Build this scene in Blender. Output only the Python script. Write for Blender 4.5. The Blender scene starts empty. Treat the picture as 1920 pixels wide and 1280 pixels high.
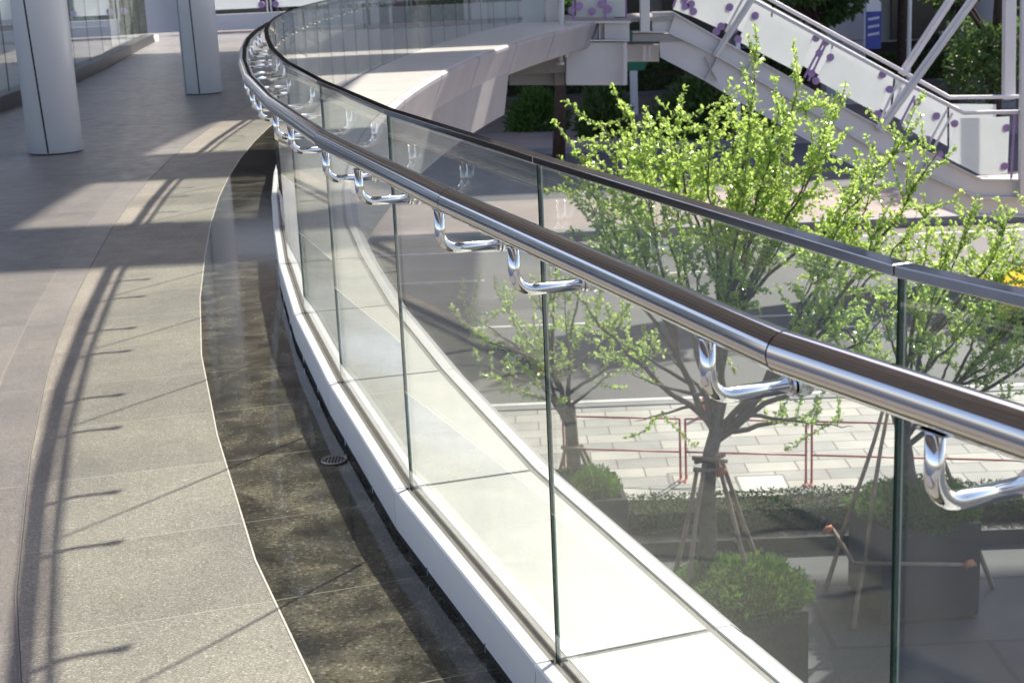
import bpy, bmesh, math, random
from mathutils import Vector, Matrix, noise
R = math.radians
random.seed(11)
scn = bpy.context.scene
col = scn.collection

# ------------------------------------------------------------------ camera
CAM_H = 1.36                      # eye above the foot of the glass (z = 0)
FPX, TH, RO = 2840.0, R(14.16), R(-2.55)
_c, _s = math.cos(TH), math.sin(TH)
_f = Vector((0, _c, -_s)); _r = Vector((1, 0, 0)); _u = Vector((0, _s, _c))
RIGHT = _r*math.cos(RO) + _u*math.sin(RO)
UP = -_r*math.sin(RO) + _u*math.cos(RO)
cam_d = bpy.data.cameras.new('camera'); cam = bpy.data.objects.new('camera', cam_d); col.objects.link(cam)
m = Matrix((( RIGHT.x, UP.x, -_f.x), (RIGHT.y, UP.y, -_f.y), (RIGHT.z, UP.z, -_f.z))).to_4x4()
m.translation = Vector((0, 0, CAM_H)); cam.matrix_world = m
cam_d.sensor_width = 36; cam_d.lens = FPX/1920*36
cam_d.clip_start = .05; cam_d.clip_end = 1500
cam_d.dof.use_dof = True; cam_d.dof.focus_distance = 3.4; cam_d.dof.aperture_fstop = 14
scn.camera = cam

# ------------------------------------------------------------------ sky and sun
SUN_EL, SUN_AZ = R(42.7), R(34.8)       # azimuth from +Y towards +X
w = bpy.data.worlds.new('World'); scn.world = w; w.use_nodes = True
nt = w.node_tree; sky = nt.nodes.new('ShaderNodeTexSky'); sky.sky_type = 'NISHITA'
sky.sun_disc = False; sky.sun_elevation = SUN_EL; sky.sun_rotation = SUN_AZ
sky.air_density = 1.0; sky.dust_density = 1.5; sky.ozone_density = 1.0
bg = nt.nodes['Background']; tn = nt.nodes.new('ShaderNodeMix'); tn.data_type = 'RGBA'; tn.blend_type = 'MULTIPLY'; tn.inputs[0].default_value = 1
tn.inputs[7].default_value = (1.07, .975, 1.0, 1); nt.links.new(sky.outputs[0], tn.inputs[6]); nt.links.new(tn.outputs[2], bg.inputs[0]); bg.inputs[1].default_value = .15
sd = bpy.data.lights.new('sun', 'SUN'); sun = bpy.data.objects.new('sun', sd); col.objects.link(sun)
sd.energy = 4.6; sd.angle = R(1.0); sd.color = (1, .92, .79)
sv = Vector((math.sin(SUN_AZ)*math.cos(SUN_EL), math.cos(SUN_AZ)*math.cos(SUN_EL), math.sin(SUN_EL)))
sun.rotation_euler = sv.to_track_quat('Z', 'Y').to_euler()
scn.view_settings.view_transform = 'Standard'; scn.view_settings.look = 'None'
scn.view_settings.exposure = .95; scn.view_settings.gamma = 1
scn.cycles.max_bounces = 12; scn.cycles.transparent_max_bounces = 48; scn.cycles.glossy_bounces = 5
scn.cycles.transmission_bounces = 8; scn.cycles.diffuse_bounces = 3

# ------------------------------------------------------------------ helpers
def ray(x, y):
    return RIGHT*((x-960)/FPX) + UP*(-(y-640)/FPX) + _f
def at(x, y, Y):                       # point seen at photo pixel x,y at distance Y
    d = ray(x, y); return Vector((0, 0, CAM_H)) + d*(Y/d.y)
def gnd(x, y, z):
    d = ray(x, y); return Vector((0, 0, CAM_H)) + d*((z-CAM_H)/d.z)
STREET = -6.2

def tag(o, label=None, cat=None, group=None, kind=None):
    if label: o['label'] = label
    if cat: o['category'] = cat
    if group: o['group'] = group
    if kind: o['kind'] = kind
    return o
def thing(name, label, cat, loc=(0, 0, 0), rz=0, group=None):
    o = bpy.data.objects.new(name, None); col.objects.link(o); o.location = loc; o.rotation_euler = (0, 0, rz)
    o.empty_display_size = .2
    return tag(o, label, cat, group)
def copy_tree(o, parent=None):
    c = o.copy(); col.objects.link(c); c.parent = parent
    for ch in list(o.children): copy_tree(ch, c)
    return c
class MB:
    def __init__(s): s.v = []; s.f = []; s.uv = {}
    def quad(s, a, b, c, d, uv=None):
        i = len(s.v); s.v += [tuple(a), tuple(b), tuple(c), tuple(d)]; s.f.append((i, i+1, i+2, i+3))
        if uv: s.uv[len(s.f)-1] = uv
    def poly(s, pts):
        i = len(s.v); s.v += [tuple(p) for p in pts]; s.f.append(tuple(range(i, i+len(pts))))
    def hexa(s, a, b):                 # two quads a (4 pts) and b (4 pts) -> closed box
        i = len(s.v); s.v += [tuple(p) for p in a] + [tuple(p) for p in b]
        for k in range(4):
            l = (k+1) % 4; s.f.append((i+k, i+l, i+4+l, i+4+k))
        s.f.append((i+3, i+2, i+1, i)); s.f.append((i+4, i+5, i+6, i+7))
    def box(s, x0, x1, y0, y1, z0, z1):
        s.hexa([(x0, y0, z0), (x1, y0, z0), (x1, y1, z0), (x0, y1, z0)], [(x0, y0, z1), (x1, y0, z1), (x1, y1, z1), (x0, y1, z1)])
    def bar(s, p, q, w, h, up=Vector((0, 0, 1))):   # rectangular bar p->q
        p = Vector(p); q = Vector(q); t = (q-p).normalized(); sd_ = t.cross(up)
        if sd_.length < 1e-4: sd_ = t.cross(Vector((0, 1, 0)))
        sd_.normalize(); u2 = sd_.cross(t)
        a = [p - sd_*w/2 - u2*h/2, p + sd_*w/2 - u2*h/2, p + sd_*w/2 + u2*h/2, p - sd_*w/2 + u2*h/2]
        s.hexa(a, [x + (q-p) for x in a])
    def prism(s, pts, d):              # polygon extruded by vector d
        n = len(pts); i = len(s.v); s.v += [tuple(p) for p in pts] + [tuple(Vector(p)+d) for p in pts]
        s.f.append(tuple(range(i, i+n))[::-1]); s.f.append(tuple(range(i+n, i+2*n)))
        for k in range(n):
            l = (k+1) % n; s.f.append((i+k, i+l, i+n+l, i+n+k))
    def tube(s, pts, r, seg=12, cap=True):
        pts = [Vector(p) for p in pts]; n = len(pts); rr = r if isinstance(r, (list, tuple)) else [r]*n
        t0 = (pts[1]-pts[0]).normalized(); nn = t0.orthogonal().normalized(); i = len(s.v)
        for k in range(n):
            a = (pts[k]-pts[k-1]).normalized() if k else t0
            b = (pts[k+1]-pts[k]).normalized() if k < n-1 else a
            t = (a+b).normalized(); sc = 1/max(.5, t.dot(a))
            nn = (nn - t*nn.dot(t)).normalized(); bb = t.cross(nn)
            for j in range(seg):
                an = 2*math.pi*j/seg; s.v.append(tuple(pts[k] + (nn*math.cos(an) + bb*math.sin(an))*rr[k]*(sc if k else 1)))
        for k in range(n-1):
            for j in range(seg):
                l = (j+1) % seg; s.f.append((i+k*seg+j, i+k*seg+l, i+(k+1)*seg+l, i+(k+1)*seg+j))
        if cap:
            s.f.append(tuple(i+j for j in range(seg))[::-1]); s.f.append(tuple(i+(n-1)*seg+j for j in range(seg)))
    def disc(s, c, n, r, h, seg=20):
        c = Vector(c); n = Vector(n).normalized(); s.tube([c, c+n*h], r, seg)
    def build(s, name, mat, parent=None, smooth=False, bevel=0, bseg=2):
        me = bpy.data.meshes.new(name); me.from_pydata(s.v, [], s.f)
        if s.uv:
            ul = me.uv_layers.new(name='uv')
            for p in me.polygons:
                if p.index in s.uv:
                    for li, uv in zip(p.loop_indices, s.uv[p.index]): ul.data[li].uv = uv
        me.validate(); me.update()
        bm = bmesh.new(); bm.from_mesh(me); bmesh.ops.recalc_face_normals(bm, faces=bm.faces); bm.to_mesh(me); bm.free()
        if isinstance(mat, (list, tuple)):
            for x in mat: me.materials.append(x)
        else: me.materials.append(mat)
        if smooth:
            for p in me.polygons: p.use_smooth = len(p.vertices) <= 4
        o = bpy.data.objects.new(name, me); col.objects.link(o); o.parent = parent
        if bevel:
            b = o.modifiers.new('bevel', 'BEVEL'); b.width = bevel; b.segments = bseg; b.limit_method = 'ANGLE'; b.angle_limit = R(35)
        return o

# ------------------------------------------------------------------ materials
def mat(name, c, rough=.5, metal=0, var=.12, scale=3, bump=0, bscale=40, c2=None, spec=None, aniso=0, fine=0, fscale=300, coord='obj'):
    M = bpy.data.materials.new(name); M.use_nodes = True; n = M.node_tree.nodes; L = M.node_tree.links
    b = n['Principled BSDF']; b.inputs['Roughness'].default_value = rough; b.inputs['Metallic'].default_value = metal
    if spec is not None: b.inputs['Specular IOR Level'].default_value = spec
    g = n.new('ShaderNodeNewGeometry'); pos = g.outputs['Position']
    nz = n.new('ShaderNodeTexNoise'); nz.inputs['Scale'].default_value = scale; nz.inputs['Detail'].default_value = 5; L.new(pos, nz.inputs['Vector'])
    rp = n.new('ShaderNodeMapRange'); L.new(nz.outputs['Fac'], rp.inputs[0]); rp.inputs[1].default_value = .3; rp.inputs[2].default_value = .7
    mx = n.new('ShaderNodeMix'); mx.data_type = 'RGBA'; L.new(rp.outputs[0], mx.inputs[0])
    lo = c2 if c2 else tuple(x*(1-var) for x in c); hi = c if c2 else tuple(min(1, x*(1+var)) for x in c)
    mx.inputs[6].default_value = (*lo, 1); mx.inputs[7].default_value = (*hi, 1); out = mx.outputs[2]
    if fine:
        f = n.new('ShaderNodeTexNoise'); f.inputs['Scale'].default_value = fscale; f.inputs['Detail'].default_value = 2; L.new(pos, f.inputs['Vector'])
        fr = n.new('ShaderNodeMapRange'); L.new(f.outputs['Fac'], fr.inputs[0]); fr.inputs[1].default_value = .3; fr.inputs[2].default_value = .7
        fr.inputs[3].default_value = 1-fine; fr.inputs[4].default_value = 1+fine
        mm = n.new('ShaderNodeVectorMath'); mm.operation = 'SCALE'; L.new(out, mm.inputs[0]); L.new(fr.outputs[0], mm.inputs['Scale']); out = mm.outputs[0]
    L.new(out, b.inputs['Base Color'])
    if bump:
        bn = n.new('ShaderNodeTexNoise'); bn.inputs['Scale'].default_value = bscale; bn.inputs['Detail'].default_value = 3; L.new(pos, bn.inputs['Vector'])
        bp_ = n.new('ShaderNodeBump'); bp_.inputs['Strength'].default_value = bump; bp_.inputs['Distance'].default_value = .01
        L.new(bn.outputs['Fac'], bp_.inputs['Height']); L.new(bp_.outputs[0], b.inputs['Normal'])
    return M
def glass_mat(name, tint, ior=1.5, rough=0.0, smudge=0, gl=1.0):
    M = bpy.data.materials.new(name); M.use_nodes = True; n = M.node_tree.nodes; L = M.node_tree.links
    n.remove(n['Principled BSDF']); out = n['Material Output']
    tr = n.new('ShaderNodeBsdfTransparent'); tr.inputs[0].default_value = (*tint, 1)
    gs = n.new('ShaderNodeBsdfGlossy'); gs.inputs['Roughness'].default_value = rough; gs.inputs[0].default_value = (gl, gl, gl, 1)
    # symmetric Schlick reflectance: the same from either side of the pane
    g = n.new('ShaderNodeNewGeometry'); dt = n.new('ShaderNodeVectorMath'); dt.operation = 'DOT_PRODUCT'
    L.new(g.outputs['Incoming'], dt.inputs[0]); L.new(g.outputs['Normal'], dt.inputs[1])
    ab = n.new('ShaderNodeMath'); ab.operation = 'ABSOLUTE'; L.new(dt.outputs['Value'], ab.inputs[0])
    om = n.new('ShaderNodeMath'); om.operation = 'SUBTRACT'; om.inputs[0].default_value = 1; L.new(ab.outputs[0], om.inputs[1])
    pw = n.new('ShaderNodeMath'); pw.operation = 'POWER'; L.new(om.outputs[0], pw.inputs[0]); pw.inputs[1].default_value = 5
    r0 = ((ior-1)/(ior+1))**2
    ma = n.new('ShaderNodeMath'); ma.operation = 'MULTIPLY_ADD'; L.new(pw.outputs[0], ma.inputs[0]); ma.inputs[1].default_value = 1-r0; ma.inputs[2].default_value = r0
    mx = n.new('ShaderNodeMixShader'); L.new(ma.outputs[0], mx.inputs[0]); L.new(tr.outputs[0], mx.inputs[1]); L.new(gs.outputs[0], mx.inputs[2])
    sh = mx.outputs[0]
    if smudge:
        df = n.new('ShaderNodeBsdfDiffuse'); df.inputs[0].default_value = (.8, .8, .78, 1)
        nz = n.new('ShaderNodeTexNoise'); nz.inputs['Scale'].default_value = 4; nz.inputs['Detail'].default_value = 6
        vm = n.new('ShaderNodeVectorMath'); vm.operation = 'MULTIPLY'; vm.inputs[1].default_value = (2.4, 2.4, .35)
        L.new(g.outputs['Position'], vm.inputs[0]); L.new(vm.outputs[0], nz.inputs['Vector'])
        rp = n.new('ShaderNodeMapRange'); L.new(nz.outputs['Fac'], rp.inputs[0]); rp.inputs[1].default_value = .35; rp.inputs[2].default_value = .75
        rp.inputs[3].default_value = smudge*.3; rp.inputs[4].default_value = smudge
        m2 = n.new('ShaderNodeMixShader'); L.new(rp.outputs[0], m2.inputs[0]); L.new(sh, m2.inputs[1]); L.new(df.outputs[0], m2.inputs[2]); sh = m2.outputs[0]
    L.new(sh, out.inputs['Surface']); return M

def granite(name, base, dark, light, rough, jointc, jw=.0035, spec=.5, pol=False, period=.56, width=.5, bumpy=.25, fs=260):
    """speckled stone; UV.x runs along the walkway in metres, UV.y across it; thin joints every period"""
    M = bpy.data.materials.new(name); M.use_nodes = True; n = M.node_tree.nodes; L = M.node_tree.links; b = n['Principled BSDF']
    g = n.new('ShaderNodeNewGeometry'); pos = g.outputs['Position']
    def noi(s, d=3, dist=0):
        x = n.new('ShaderNodeTexNoise'); x.inputs['Scale'].default_value = s; x.inputs['Detail'].default_value = d; x.inputs['Distortion'].default_value = dist
        L.new(pos, x.inputs['Vector']); return x.outputs['Fac']
    def ramp(src, pts):
        r = n.new('ShaderNodeValToRGB'); L.new(src, r.inputs[0]); e = r.color_ramp.elements
        e[0].position, e[0].color = pts[0][0], (*pts[0][1], 1); e[1].position, e[1].color = pts[-1][0], (*pts[-1][1], 1)
        for p, c in pts[1:-1]: q = e.new(p); q.color = (*c, 1)
        return r.outputs[0]
    sp = ramp(noi(fs, 4), [(.30, dark), (.44, base), (.56, base), (.70, light)])
    if pol: big = ramp(noi(7, 10, .6), [(.32, (.35, .35, .36)), (.5, (.85, .82, .76)), (.68, (1.7, 1.6, 1.4))])
    else: big = ramp(noi(1.8, 5), [(.3, (.84, .84, .85)), (.7, (1.12, 1.1, 1.06))])
    mu = n.new('ShaderNodeMix'); mu.data_type = 'RGBA'; mu.blend_type = 'MULTIPLY'; mu.inputs[0].default_value = 1
    L.new(sp, mu.inputs[6]); L.new(big, mu.inputs[7]); c = mu.outputs[2]
    uv = n.new('ShaderNodeUVMap'); sx = n.new('ShaderNodeSeparateXYZ'); L.new(uv.outputs[0], sx.inputs[0])
    def line(src, per, w_, off=0):
        a = n.new('ShaderNodeMath'); a.operation = 'ADD'; L.new(src, a.inputs[0]); a.inputs[1].default_value = off
        d = n.new('ShaderNodeMath'); d.operation = 'PINGPONG'; L.new(a.outputs[0], d.inputs[0]); d.inputs[1].default_value = per/2
        k = n.new('ShaderNodeMath'); k.operation = 'LESS_THAN'; L.new(d.outputs[0], k.inputs[0]); k.inputs[1].default_value = w_/2
        return k.outputs[0]
    ln = line(sx.outputs[0], period, jw)
    if width:
        l2 = line(sx.outputs[1], width, jw); mxm = n.new('ShaderNodeMath'); mxm.operation = 'MAXIMUM'; L.new(ln, mxm.inputs[0]); L.new(l2, mxm.inputs[1]); ln = mxm.outputs[0]
    # tone of each slab
    fl = n.new('ShaderNodeMath'); fl.operation = 'DIVIDE'; L.new(sx.outputs[0], fl.inputs[0]); fl.inputs[1].default_value = period
    f2 = n.new('ShaderNodeMath'); f2.operation = 'FLOOR'; L.new(fl.outputs[0], f2.inputs[0])
    cb = n.new('ShaderNodeCombineXYZ'); L.new(f2.outputs[0], cb.inputs[0])
    if width:
        h1 = n.new('ShaderNodeMath'); h1.operation = 'DIVIDE'; L.new(sx.outputs[1], h1.inputs[0]); h1.inputs[1].default_value = width
        h2 = n.new('ShaderNodeMath'); h2.operation = 'FLOOR'; L.new(h1.outputs[0], h2.inputs[0]); L.new(h2.outputs[0], cb.inputs[1])
    wn = n.new('ShaderNodeTexWhiteNoise'); wn.noise_dimensions = '2D'; L.new(cb.outputs[0], wn.inputs['Vector'])
    tr = n.new('ShaderNodeMapRange'); L.new(wn.outputs['Value'], tr.inputs[0]); tr.inputs[3].default_value = .88; tr.inputs[4].default_value = 1.1
    sc = n.new('ShaderNodeVectorMath'); sc.operation = 'SCALE'; L.new(c, sc.inputs[0]); L.new(tr.outputs[0], sc.inputs['Scale'])
    mj = n.new('ShaderNodeMix'); mj.data_type = 'RGBA'; L.new(ln, mj.inputs[0]); L.new(sc.outputs[0], mj.inputs[6]); mj.inputs[7].default_value = (*jointc, 1)
    L.new(mj.outputs[2], b.inputs['Base Color'])
    rr = n.new('ShaderNodeMapRange'); L.new(noi(7, 5), rr.inputs[0]); rr.inputs[1].default_value = .3; rr.inputs[2].default_value = .7
    rr.inputs[3].default_value = rough*.8; rr.inputs[4].default_value = rough*1.25; L.new(rr.outputs[0], b.inputs['Roughness'])
    b.inputs['Specular IOR Level'].default_value = spec
    if bumpy:
        bp_ = n.new('ShaderNodeBump'); bp_.inputs['Strength'].default_value = bumpy; bp_.inputs['Distance'].default_value = .003
        L.new(noi(fs*.8, 3), bp_.inputs['Height']); L.new(bp_.outputs[0], b.inputs['Normal'])
    return M
def leaf_mat(name, c, c2, trans=.45, sc=2.5, rough=.3, spec=.5):
    M = bpy.data.materials.new(name); M.use_nodes = True; n = M.node_tree.nodes; L = M.node_tree.links; b = n['Principled BSDF']; out = n['Material Output']
    g = n.new('ShaderNodeNewGeometry'); nz = n.new('ShaderNodeTexNoise'); nz.inputs['Scale'].default_value = sc; nz.inputs['Detail'].default_value = 8; nz.inputs['Roughness'].default_value = .8
    L.new(g.outputs['Position'], nz.inputs['Vector'])
    rp = n.new('ShaderNodeMapRange'); L.new(nz.outputs['Fac'], rp.inputs[0]); rp.inputs[1].default_value = .35; rp.inputs[2].default_value = .65
    mx = n.new('ShaderNodeMix'); mx.data_type = 'RGBA'; L.new(rp.outputs[0], mx.inputs[0]); mx.inputs[6].default_value = (*c2, 1); mx.inputs[7].default_value = (*c, 1)
    L.new(mx.outputs[2], b.inputs['Base Color']); b.inputs['Roughness'].default_value = rough; b.inputs['Specular IOR Level'].default_value = spec
    tl = n.new('ShaderNodeBsdfTranslucent'); hs = n.new('ShaderNodeHueSaturation'); hs.inputs['Value'].default_value = 2.3; hs.inputs['Hue'].default_value = .49
    L.new(mx.outputs[2], hs.inputs['Color']); L.new(hs.outputs[0], tl.inputs[0])
    ms = n.new('ShaderNodeMixShader'); ms.inputs[0].default_value = trans; L.new(b.outputs[0], ms.inputs[1]); L.new(tl.outputs[0], ms.inputs[2]); L.new(ms.outputs[0], out.inputs['Surface'])
    return M
def paver_mat(name, c1, c2, mortar, scale, bw=.6, bh=.3, rough=.8, off=.5):
    M = bpy.data.materials.new(name); M.use_nodes = True; n = M.node_tree.nodes; L = M.node_tree.links; b = n['Principled BSDF']
    g = n.new('ShaderNodeNewGeometry'); br = n.new('ShaderNodeTexBrick'); L.new(g.outputs['Position'], br.inputs['Vector'])
    br.inputs['Color1'].default_value = (*c1, 1); br.inputs['Color2'].default_value = (*c2, 1); br.inputs['Mortar'].default_value = (*mortar, 1)
    br.inputs['Scale'].default_value = scale; br.inputs['Brick Width'].default_value = bw; br.inputs['Row Height'].default_value = bh
    br.inputs['Mortar Size'].default_value = .012; br.offset = off; br.inputs['Bias'].default_value = -.25
    nz = n.new('ShaderNodeTexNoise'); nz.inputs['Scale'].default_value = .9; nz.inputs['Detail'].default_value = 7; L.new(g.outputs['Position'], nz.inputs['Vector'])
    rp = n.new('ShaderNodeMapRange'); L.new(nz.outputs['Fac'], rp.inputs[0]); rp.inputs[1].default_value = .3; rp.inputs[2].default_value = .7; rp.inputs[3].default_value = .72; rp.inputs[4].default_value = 1.1
    sc = n.new('ShaderNodeVectorMath'); sc.operation = 'SCALE'; L.new(br.outputs[0], sc.inputs[0]); L.new(rp.outputs[0], sc.inputs['Scale']); L.new(sc.outputs[0], b.inputs['Base Color'])
    b.inputs['Roughness'].default_value = rough; return M

M = {}
M['steel'] = mat('polished_steel', (.64, .61, .60), .085, 1, .04, 1.5)
M['steel_bright'] = mat('bright_steel', (.72, .71, .72), .05, 1, .03, 5)
M['cap'] = mat('cap_steel', (.60, .56, .53), .06, 1, .05, 3)
M['glass'] = glass_mat('clear_glass', (.93, .966, .95), smudge=.04)
M['glass_edge'] = mat('glass_edge', (.003, .03, .022), .08, 0, .3, 30)
M['glass_edge_glint'] = mat('glass_edge_glint', (.30, .37, .34), .12, .6, .15, 20)  # paler part of the flat edge, reflected light put into its colour
M['dark'] = mat('dark_gap', (.02, .018, .018), .7)
M['curb'] = mat('white_panel', (.72, .71, .72), .35, 0, .03, 2)
M['ledge'] = mat('ledge_panel', (.66, .65, .62), .28, 0, .06, 5)
M['ledge_joint'] = mat('grey_sealant', (.20, .19, .18), .6, 0, .12, 20)
M['channel'] = mat('channel_metal', (.36, .33, .30), .35, .6, .15, 25)
M['fascia'] = mat('cladding', (.34, .33, .355), .4, .2, .10, 1.5)
M['field'] = granite('flamed_granite_field', (.215, .203, .197), (.11, .104, .10), (.38, .36, .34), .36, (.34, .30, .27), jw=.004, spec=.7, period=1.12, width=1.2, fs=190, bumpy=.06)
M['band'] = granite('flamed_granite_band', (.27, .25, .222), (.13, .12, .105), (.52, .49, .44), .46, (.44, .41, .36), spec=.55, width=0, fs=190)
M['polished'] = granite('polished_granite', (.078, .075, .063), (.03, .03, .026), (.19, .18, .16), .06, (.24, .23, .20), jw=.0035, spec=.6, pol=True, width=0, bumpy=.02, fs=110)
M['arris'] = mat('stone_arris', (.62, .58, .52), .5, 0, .1, 30)
M['column'] = mat('column_cladding', (.88, .87, .92), .32, 0, .04, 1)
M['roof'] = mat('soffit', (.50, .45, .42), .6, 0, .1, 1)
M['roof_rib'] = mat('roof_rib', (.5, .48, .46), .5, .2, .05, 1)
M['paint'] = mat('pale_grey_paint', (.60, .585, .61), .4, .1, .05, 1.2)
M['paint_dark'] = mat('mid_grey_paint', (.30, .29, .30), .5, .1, .08, 1.2)
M['purple'] = mat('purple_clamp', (.30, .19, .40), .35, .2, .15, 8)
M['frost'] = leaf_mat('frosted_glass', (.70, .72, .73), (.66, .69, .70), .5, .6)
M['frost'].node_tree.nodes['Hue/Saturation/Value' if 'Hue/Saturation/Value' in M['frost'].node_tree.nodes else 'Hue Saturation Value'].inputs['Value'].default_value = 1.2
M['asphalt'] = mat('asphalt', (.095, .094, .102), .75, 0, .18, .35, fine=.25, fscale=60)
M['asphalt_patch'] = mat('asphalt_patch', (.062, .062, .068), .8, 0, .15, .6, fine=.2, fscale=60)
M['plaza'] = paver_mat('plaza_slabs', (.062, .066, .080), (.072, .076, .09), (.04, .04, .048), .35, 1.2, .6)  # slab colour darkened and blued to stand in for the plaza's shade
M['paving'] = paver_mat('light_pavers', (.46, .44, .41), (.26, .26, .27), (.15, .14, .13), 1.0, .75, .42)
M['kerb'] = mat('kerb_stone', (.20, .20, .21), .7, 0, .15, 2)
M['linepaint'] = mat('road_paint', (.62, .62, .60), .6, 0, .15, 3)
M['planter'] = mat('planter_granite', (.038, .038, .042), .35, 0, .15, 3, fine=.2, fscale=90)
M['soil'] = mat('soil', (.05, .035, .025), .9, 0, .3, 10)
M['bark'] = mat('bark', (.105, .085, .07), .85, 0, .3, 14, bump=.6, bscale=60)
M['bark_dark'] = mat('dark_bark', (.05, .03, .024), .85, 0, .3, 6)
M['stake'] = mat('stake_wood', (.26, .19, .14), .8, 0, .25, 8)
M['cloth'] = mat('orange_binding', (.55, .22, .12), .8, 0, .2, 20)
M['leaf'] = leaf_mat('young_leaf', (.40, .50, .15), (.10, .22, .03), .48, 22, .24, 1.0)
M['leaf_deep'] = leaf_mat('deep_leaf', (.085, .15, .04), (.04, .08, .022), .35, 2.5, .5)
M['leaf_hedge'] = leaf_mat('hedge_leaf', (.035, .085, .02), (.018, .045, .012), .2, 6, .7)
M['leaf_bush'] = leaf_mat('bush_leaf', (.09, .18, .03), (.04, .095, .018), .35, 5, .6)
M['red'] = mat('red_paint', (.42, .03, .05), .4, 0, .1, 5)
M['orange'] = mat('orange_plastic', (.85, .10, .02), .4, 0, .05, 5)
M['white'] = mat('white_paint', (.78, .78, .78), .4, 0, .04, 4)
M['yellow'] = mat('yellow_car_paint', (.80, .50, .015), .22, 0, .04, 2)
M['tyre'] = mat('tyre_rubber', (.02, .02, .02), .8)
M['carglass'] = mat('car_glass', (.02, .025, .03), .05, 0, .1, 3, spec=.9)
M['blue'] = mat('blue_banner', (.055, .075, .34), .5, 0, .06, 2)
M['green'] = mat('green_sign', (.02, .16, .09), .5, 0, .1, 5)
M['facade'] = mat('grey_facade', (.40, .40, .43), .6, 0, .06, .3)
M['facade_dark'] = mat('dark_shopfront', (.06, .055, .06), .25, 0, .3, .5)
M['facade_pale'] = mat('pale_facade', (.66, .68, .68), .55, 0, .05, .3)
M['brown'] = mat('brown_paving', (.30, .24, .22), .8, 0, .15, .4)
M['verge'] = mat('verge_earth', (.16, .14, .12), .9, 0, .2, .6)

# ------------------------------------------------------------------ the walkway edge path (one node per glass joint)
J = [Vector(p) for p in [(.444, 1.674), (.0645, 2.782), (-.286, 3.85), (-.58, 4.95), (-.836, 6.033), (-1.048, 7.125), (-1.226, 8.205)]]
NEAR = 5
ang = R(-26.5); p = J[0].copy(); pre = []
for k in range(NEAR):
    p = p + Vector((-math.sin(ang), -math.cos(ang)))*1.12; pre.append(p.copy()); ang -= R(1.6)
J = pre[::-1] + J
while J[-1].y < 33.2:
    q = J[-1]; k = .0106 if q.y < 16 else .0074
    sl = 2*k*(q.y + .56 - 16); t = Vector((sl, 1)).normalized(); J.append(q + t*1.12)
N = len(J)
NRM = []
for i in range(N):
    a = (J[i]-J[i-1]).normalized() if i else (J[1]-J[0]).normalized()
    b = (J[i+1]-J[i]).normalized() if i < N-1 else a
    t = (a+b).normalized(); n_ = Vector((-t.y, t.x)); NRM.append(n_/n_.dot(Vector((-a.y, a.x))))
def P(t, off, z):                       # t = fractional joint index, off = metres towards the walkway
    i = max(0, min(N-2, int(math.floor(t)))); f = t-i
    a = J[i] + NRM[i]*off; b = J[i+1] + NRM[i+1]*off; q = a + (b-a)*f
    return Vector((q.x, q.y, z))
G = .003/1.12
ZF = -.14
def strip_part(mb, t0, t1, prof):       # closed profile [(off, z)] swept between t0 and t1 (within one bay)
    a = [P(t0, o, z) for o, z in prof]; b = [P(t1, o, z) for o, z in prof]; n = len(prof); i = len(mb.v)
    mb.v += [tuple(x) for x in a] + [tuple(x) for x in b]
    for k in range(n):
        l = (k+1) % n; mb.f.append((i+k, i+l, i+n+l, i+n+k))
    mb.f.append(tuple(range(i, i+n))[::-1]); mb.f.append(tuple(range(i+n, i+2*n)))

def sheet(name, mats, offs, z, t0=0, t1=None, sub=1):
    t1 = N-1 if t1 is None else t1; mb = MB(); n = int((t1-t0)*sub)
    for i in range(n):
        a, b = t0+i/sub, t0+(i+1)/sub
        for o0, o1 in zip(offs, offs[1:]):
            mb.quad(P(a, o0, z), P(b, o0, z), P(b, o1, z), P(a, o1, z), [(a*1.12+.28, o0), (b*1.12+.28, o0), (b*1.12+.28, o1), (a*1.12+.28, o1)])
    return mb.build(name, mats)
tag(sheet('polished_border', M['polished'], [.03, .43], ZF), kind='structure')
tag(sheet('granite_border', M['band'], [.433, 1.03], ZF), kind='structure')
tag(sheet('walkway_floor', M['field'], [1.036+1.2*0] + [1.036+.6*i for i in range(1, 17)], ZF), kind='structure')
mb = MB(); mb2 = MB()
for i in range(N-1):
    strip_part(mb, i, i+1, [(.4290, ZF-.004), (.4340, ZF-.004), (.4340, ZF+.0012), (.4290, ZF+.0012)])
    strip_part(mb2, i, i+1, [(1.0315, ZF-.004), (1.0365, ZF-.004), (1.0365, ZF+.001), (1.0315, ZF+.001)])
tag(mb.build('border_trim', M['arris']), kind='structure'); tag(mb2.build('outer_border_trim', M['ledge_joint']), kind='structure')
mb = MB()                                # the deck slab under the paving, and the deck beyond the curved part
for i in range(N-1): strip_part(mb, i, i+1, [(-.018, ZF-.3), (10.6, ZF-.3), (10.6, ZF-.012), (-.018, ZF-.012)])
tag(mb.build('walkway_slab', M['paint_dark']), kind='structure')
mb = MB(); e = P(N-1, 0, 0)
mb.quad((-12, e.y-1, ZF-.003), (1.9, e.y-1, ZF-.003), (1.9, 41, ZF-.003), (-12, 41, ZF-.003), [(0, 0), (13, 0), (13, 9), (0, 9)])
mb.box(-12, 1.9, e.y-1, 41, ZF-.9, ZF-.012)
tag(mb.build('walkway_landing', M['field']), kind='structure')

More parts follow.
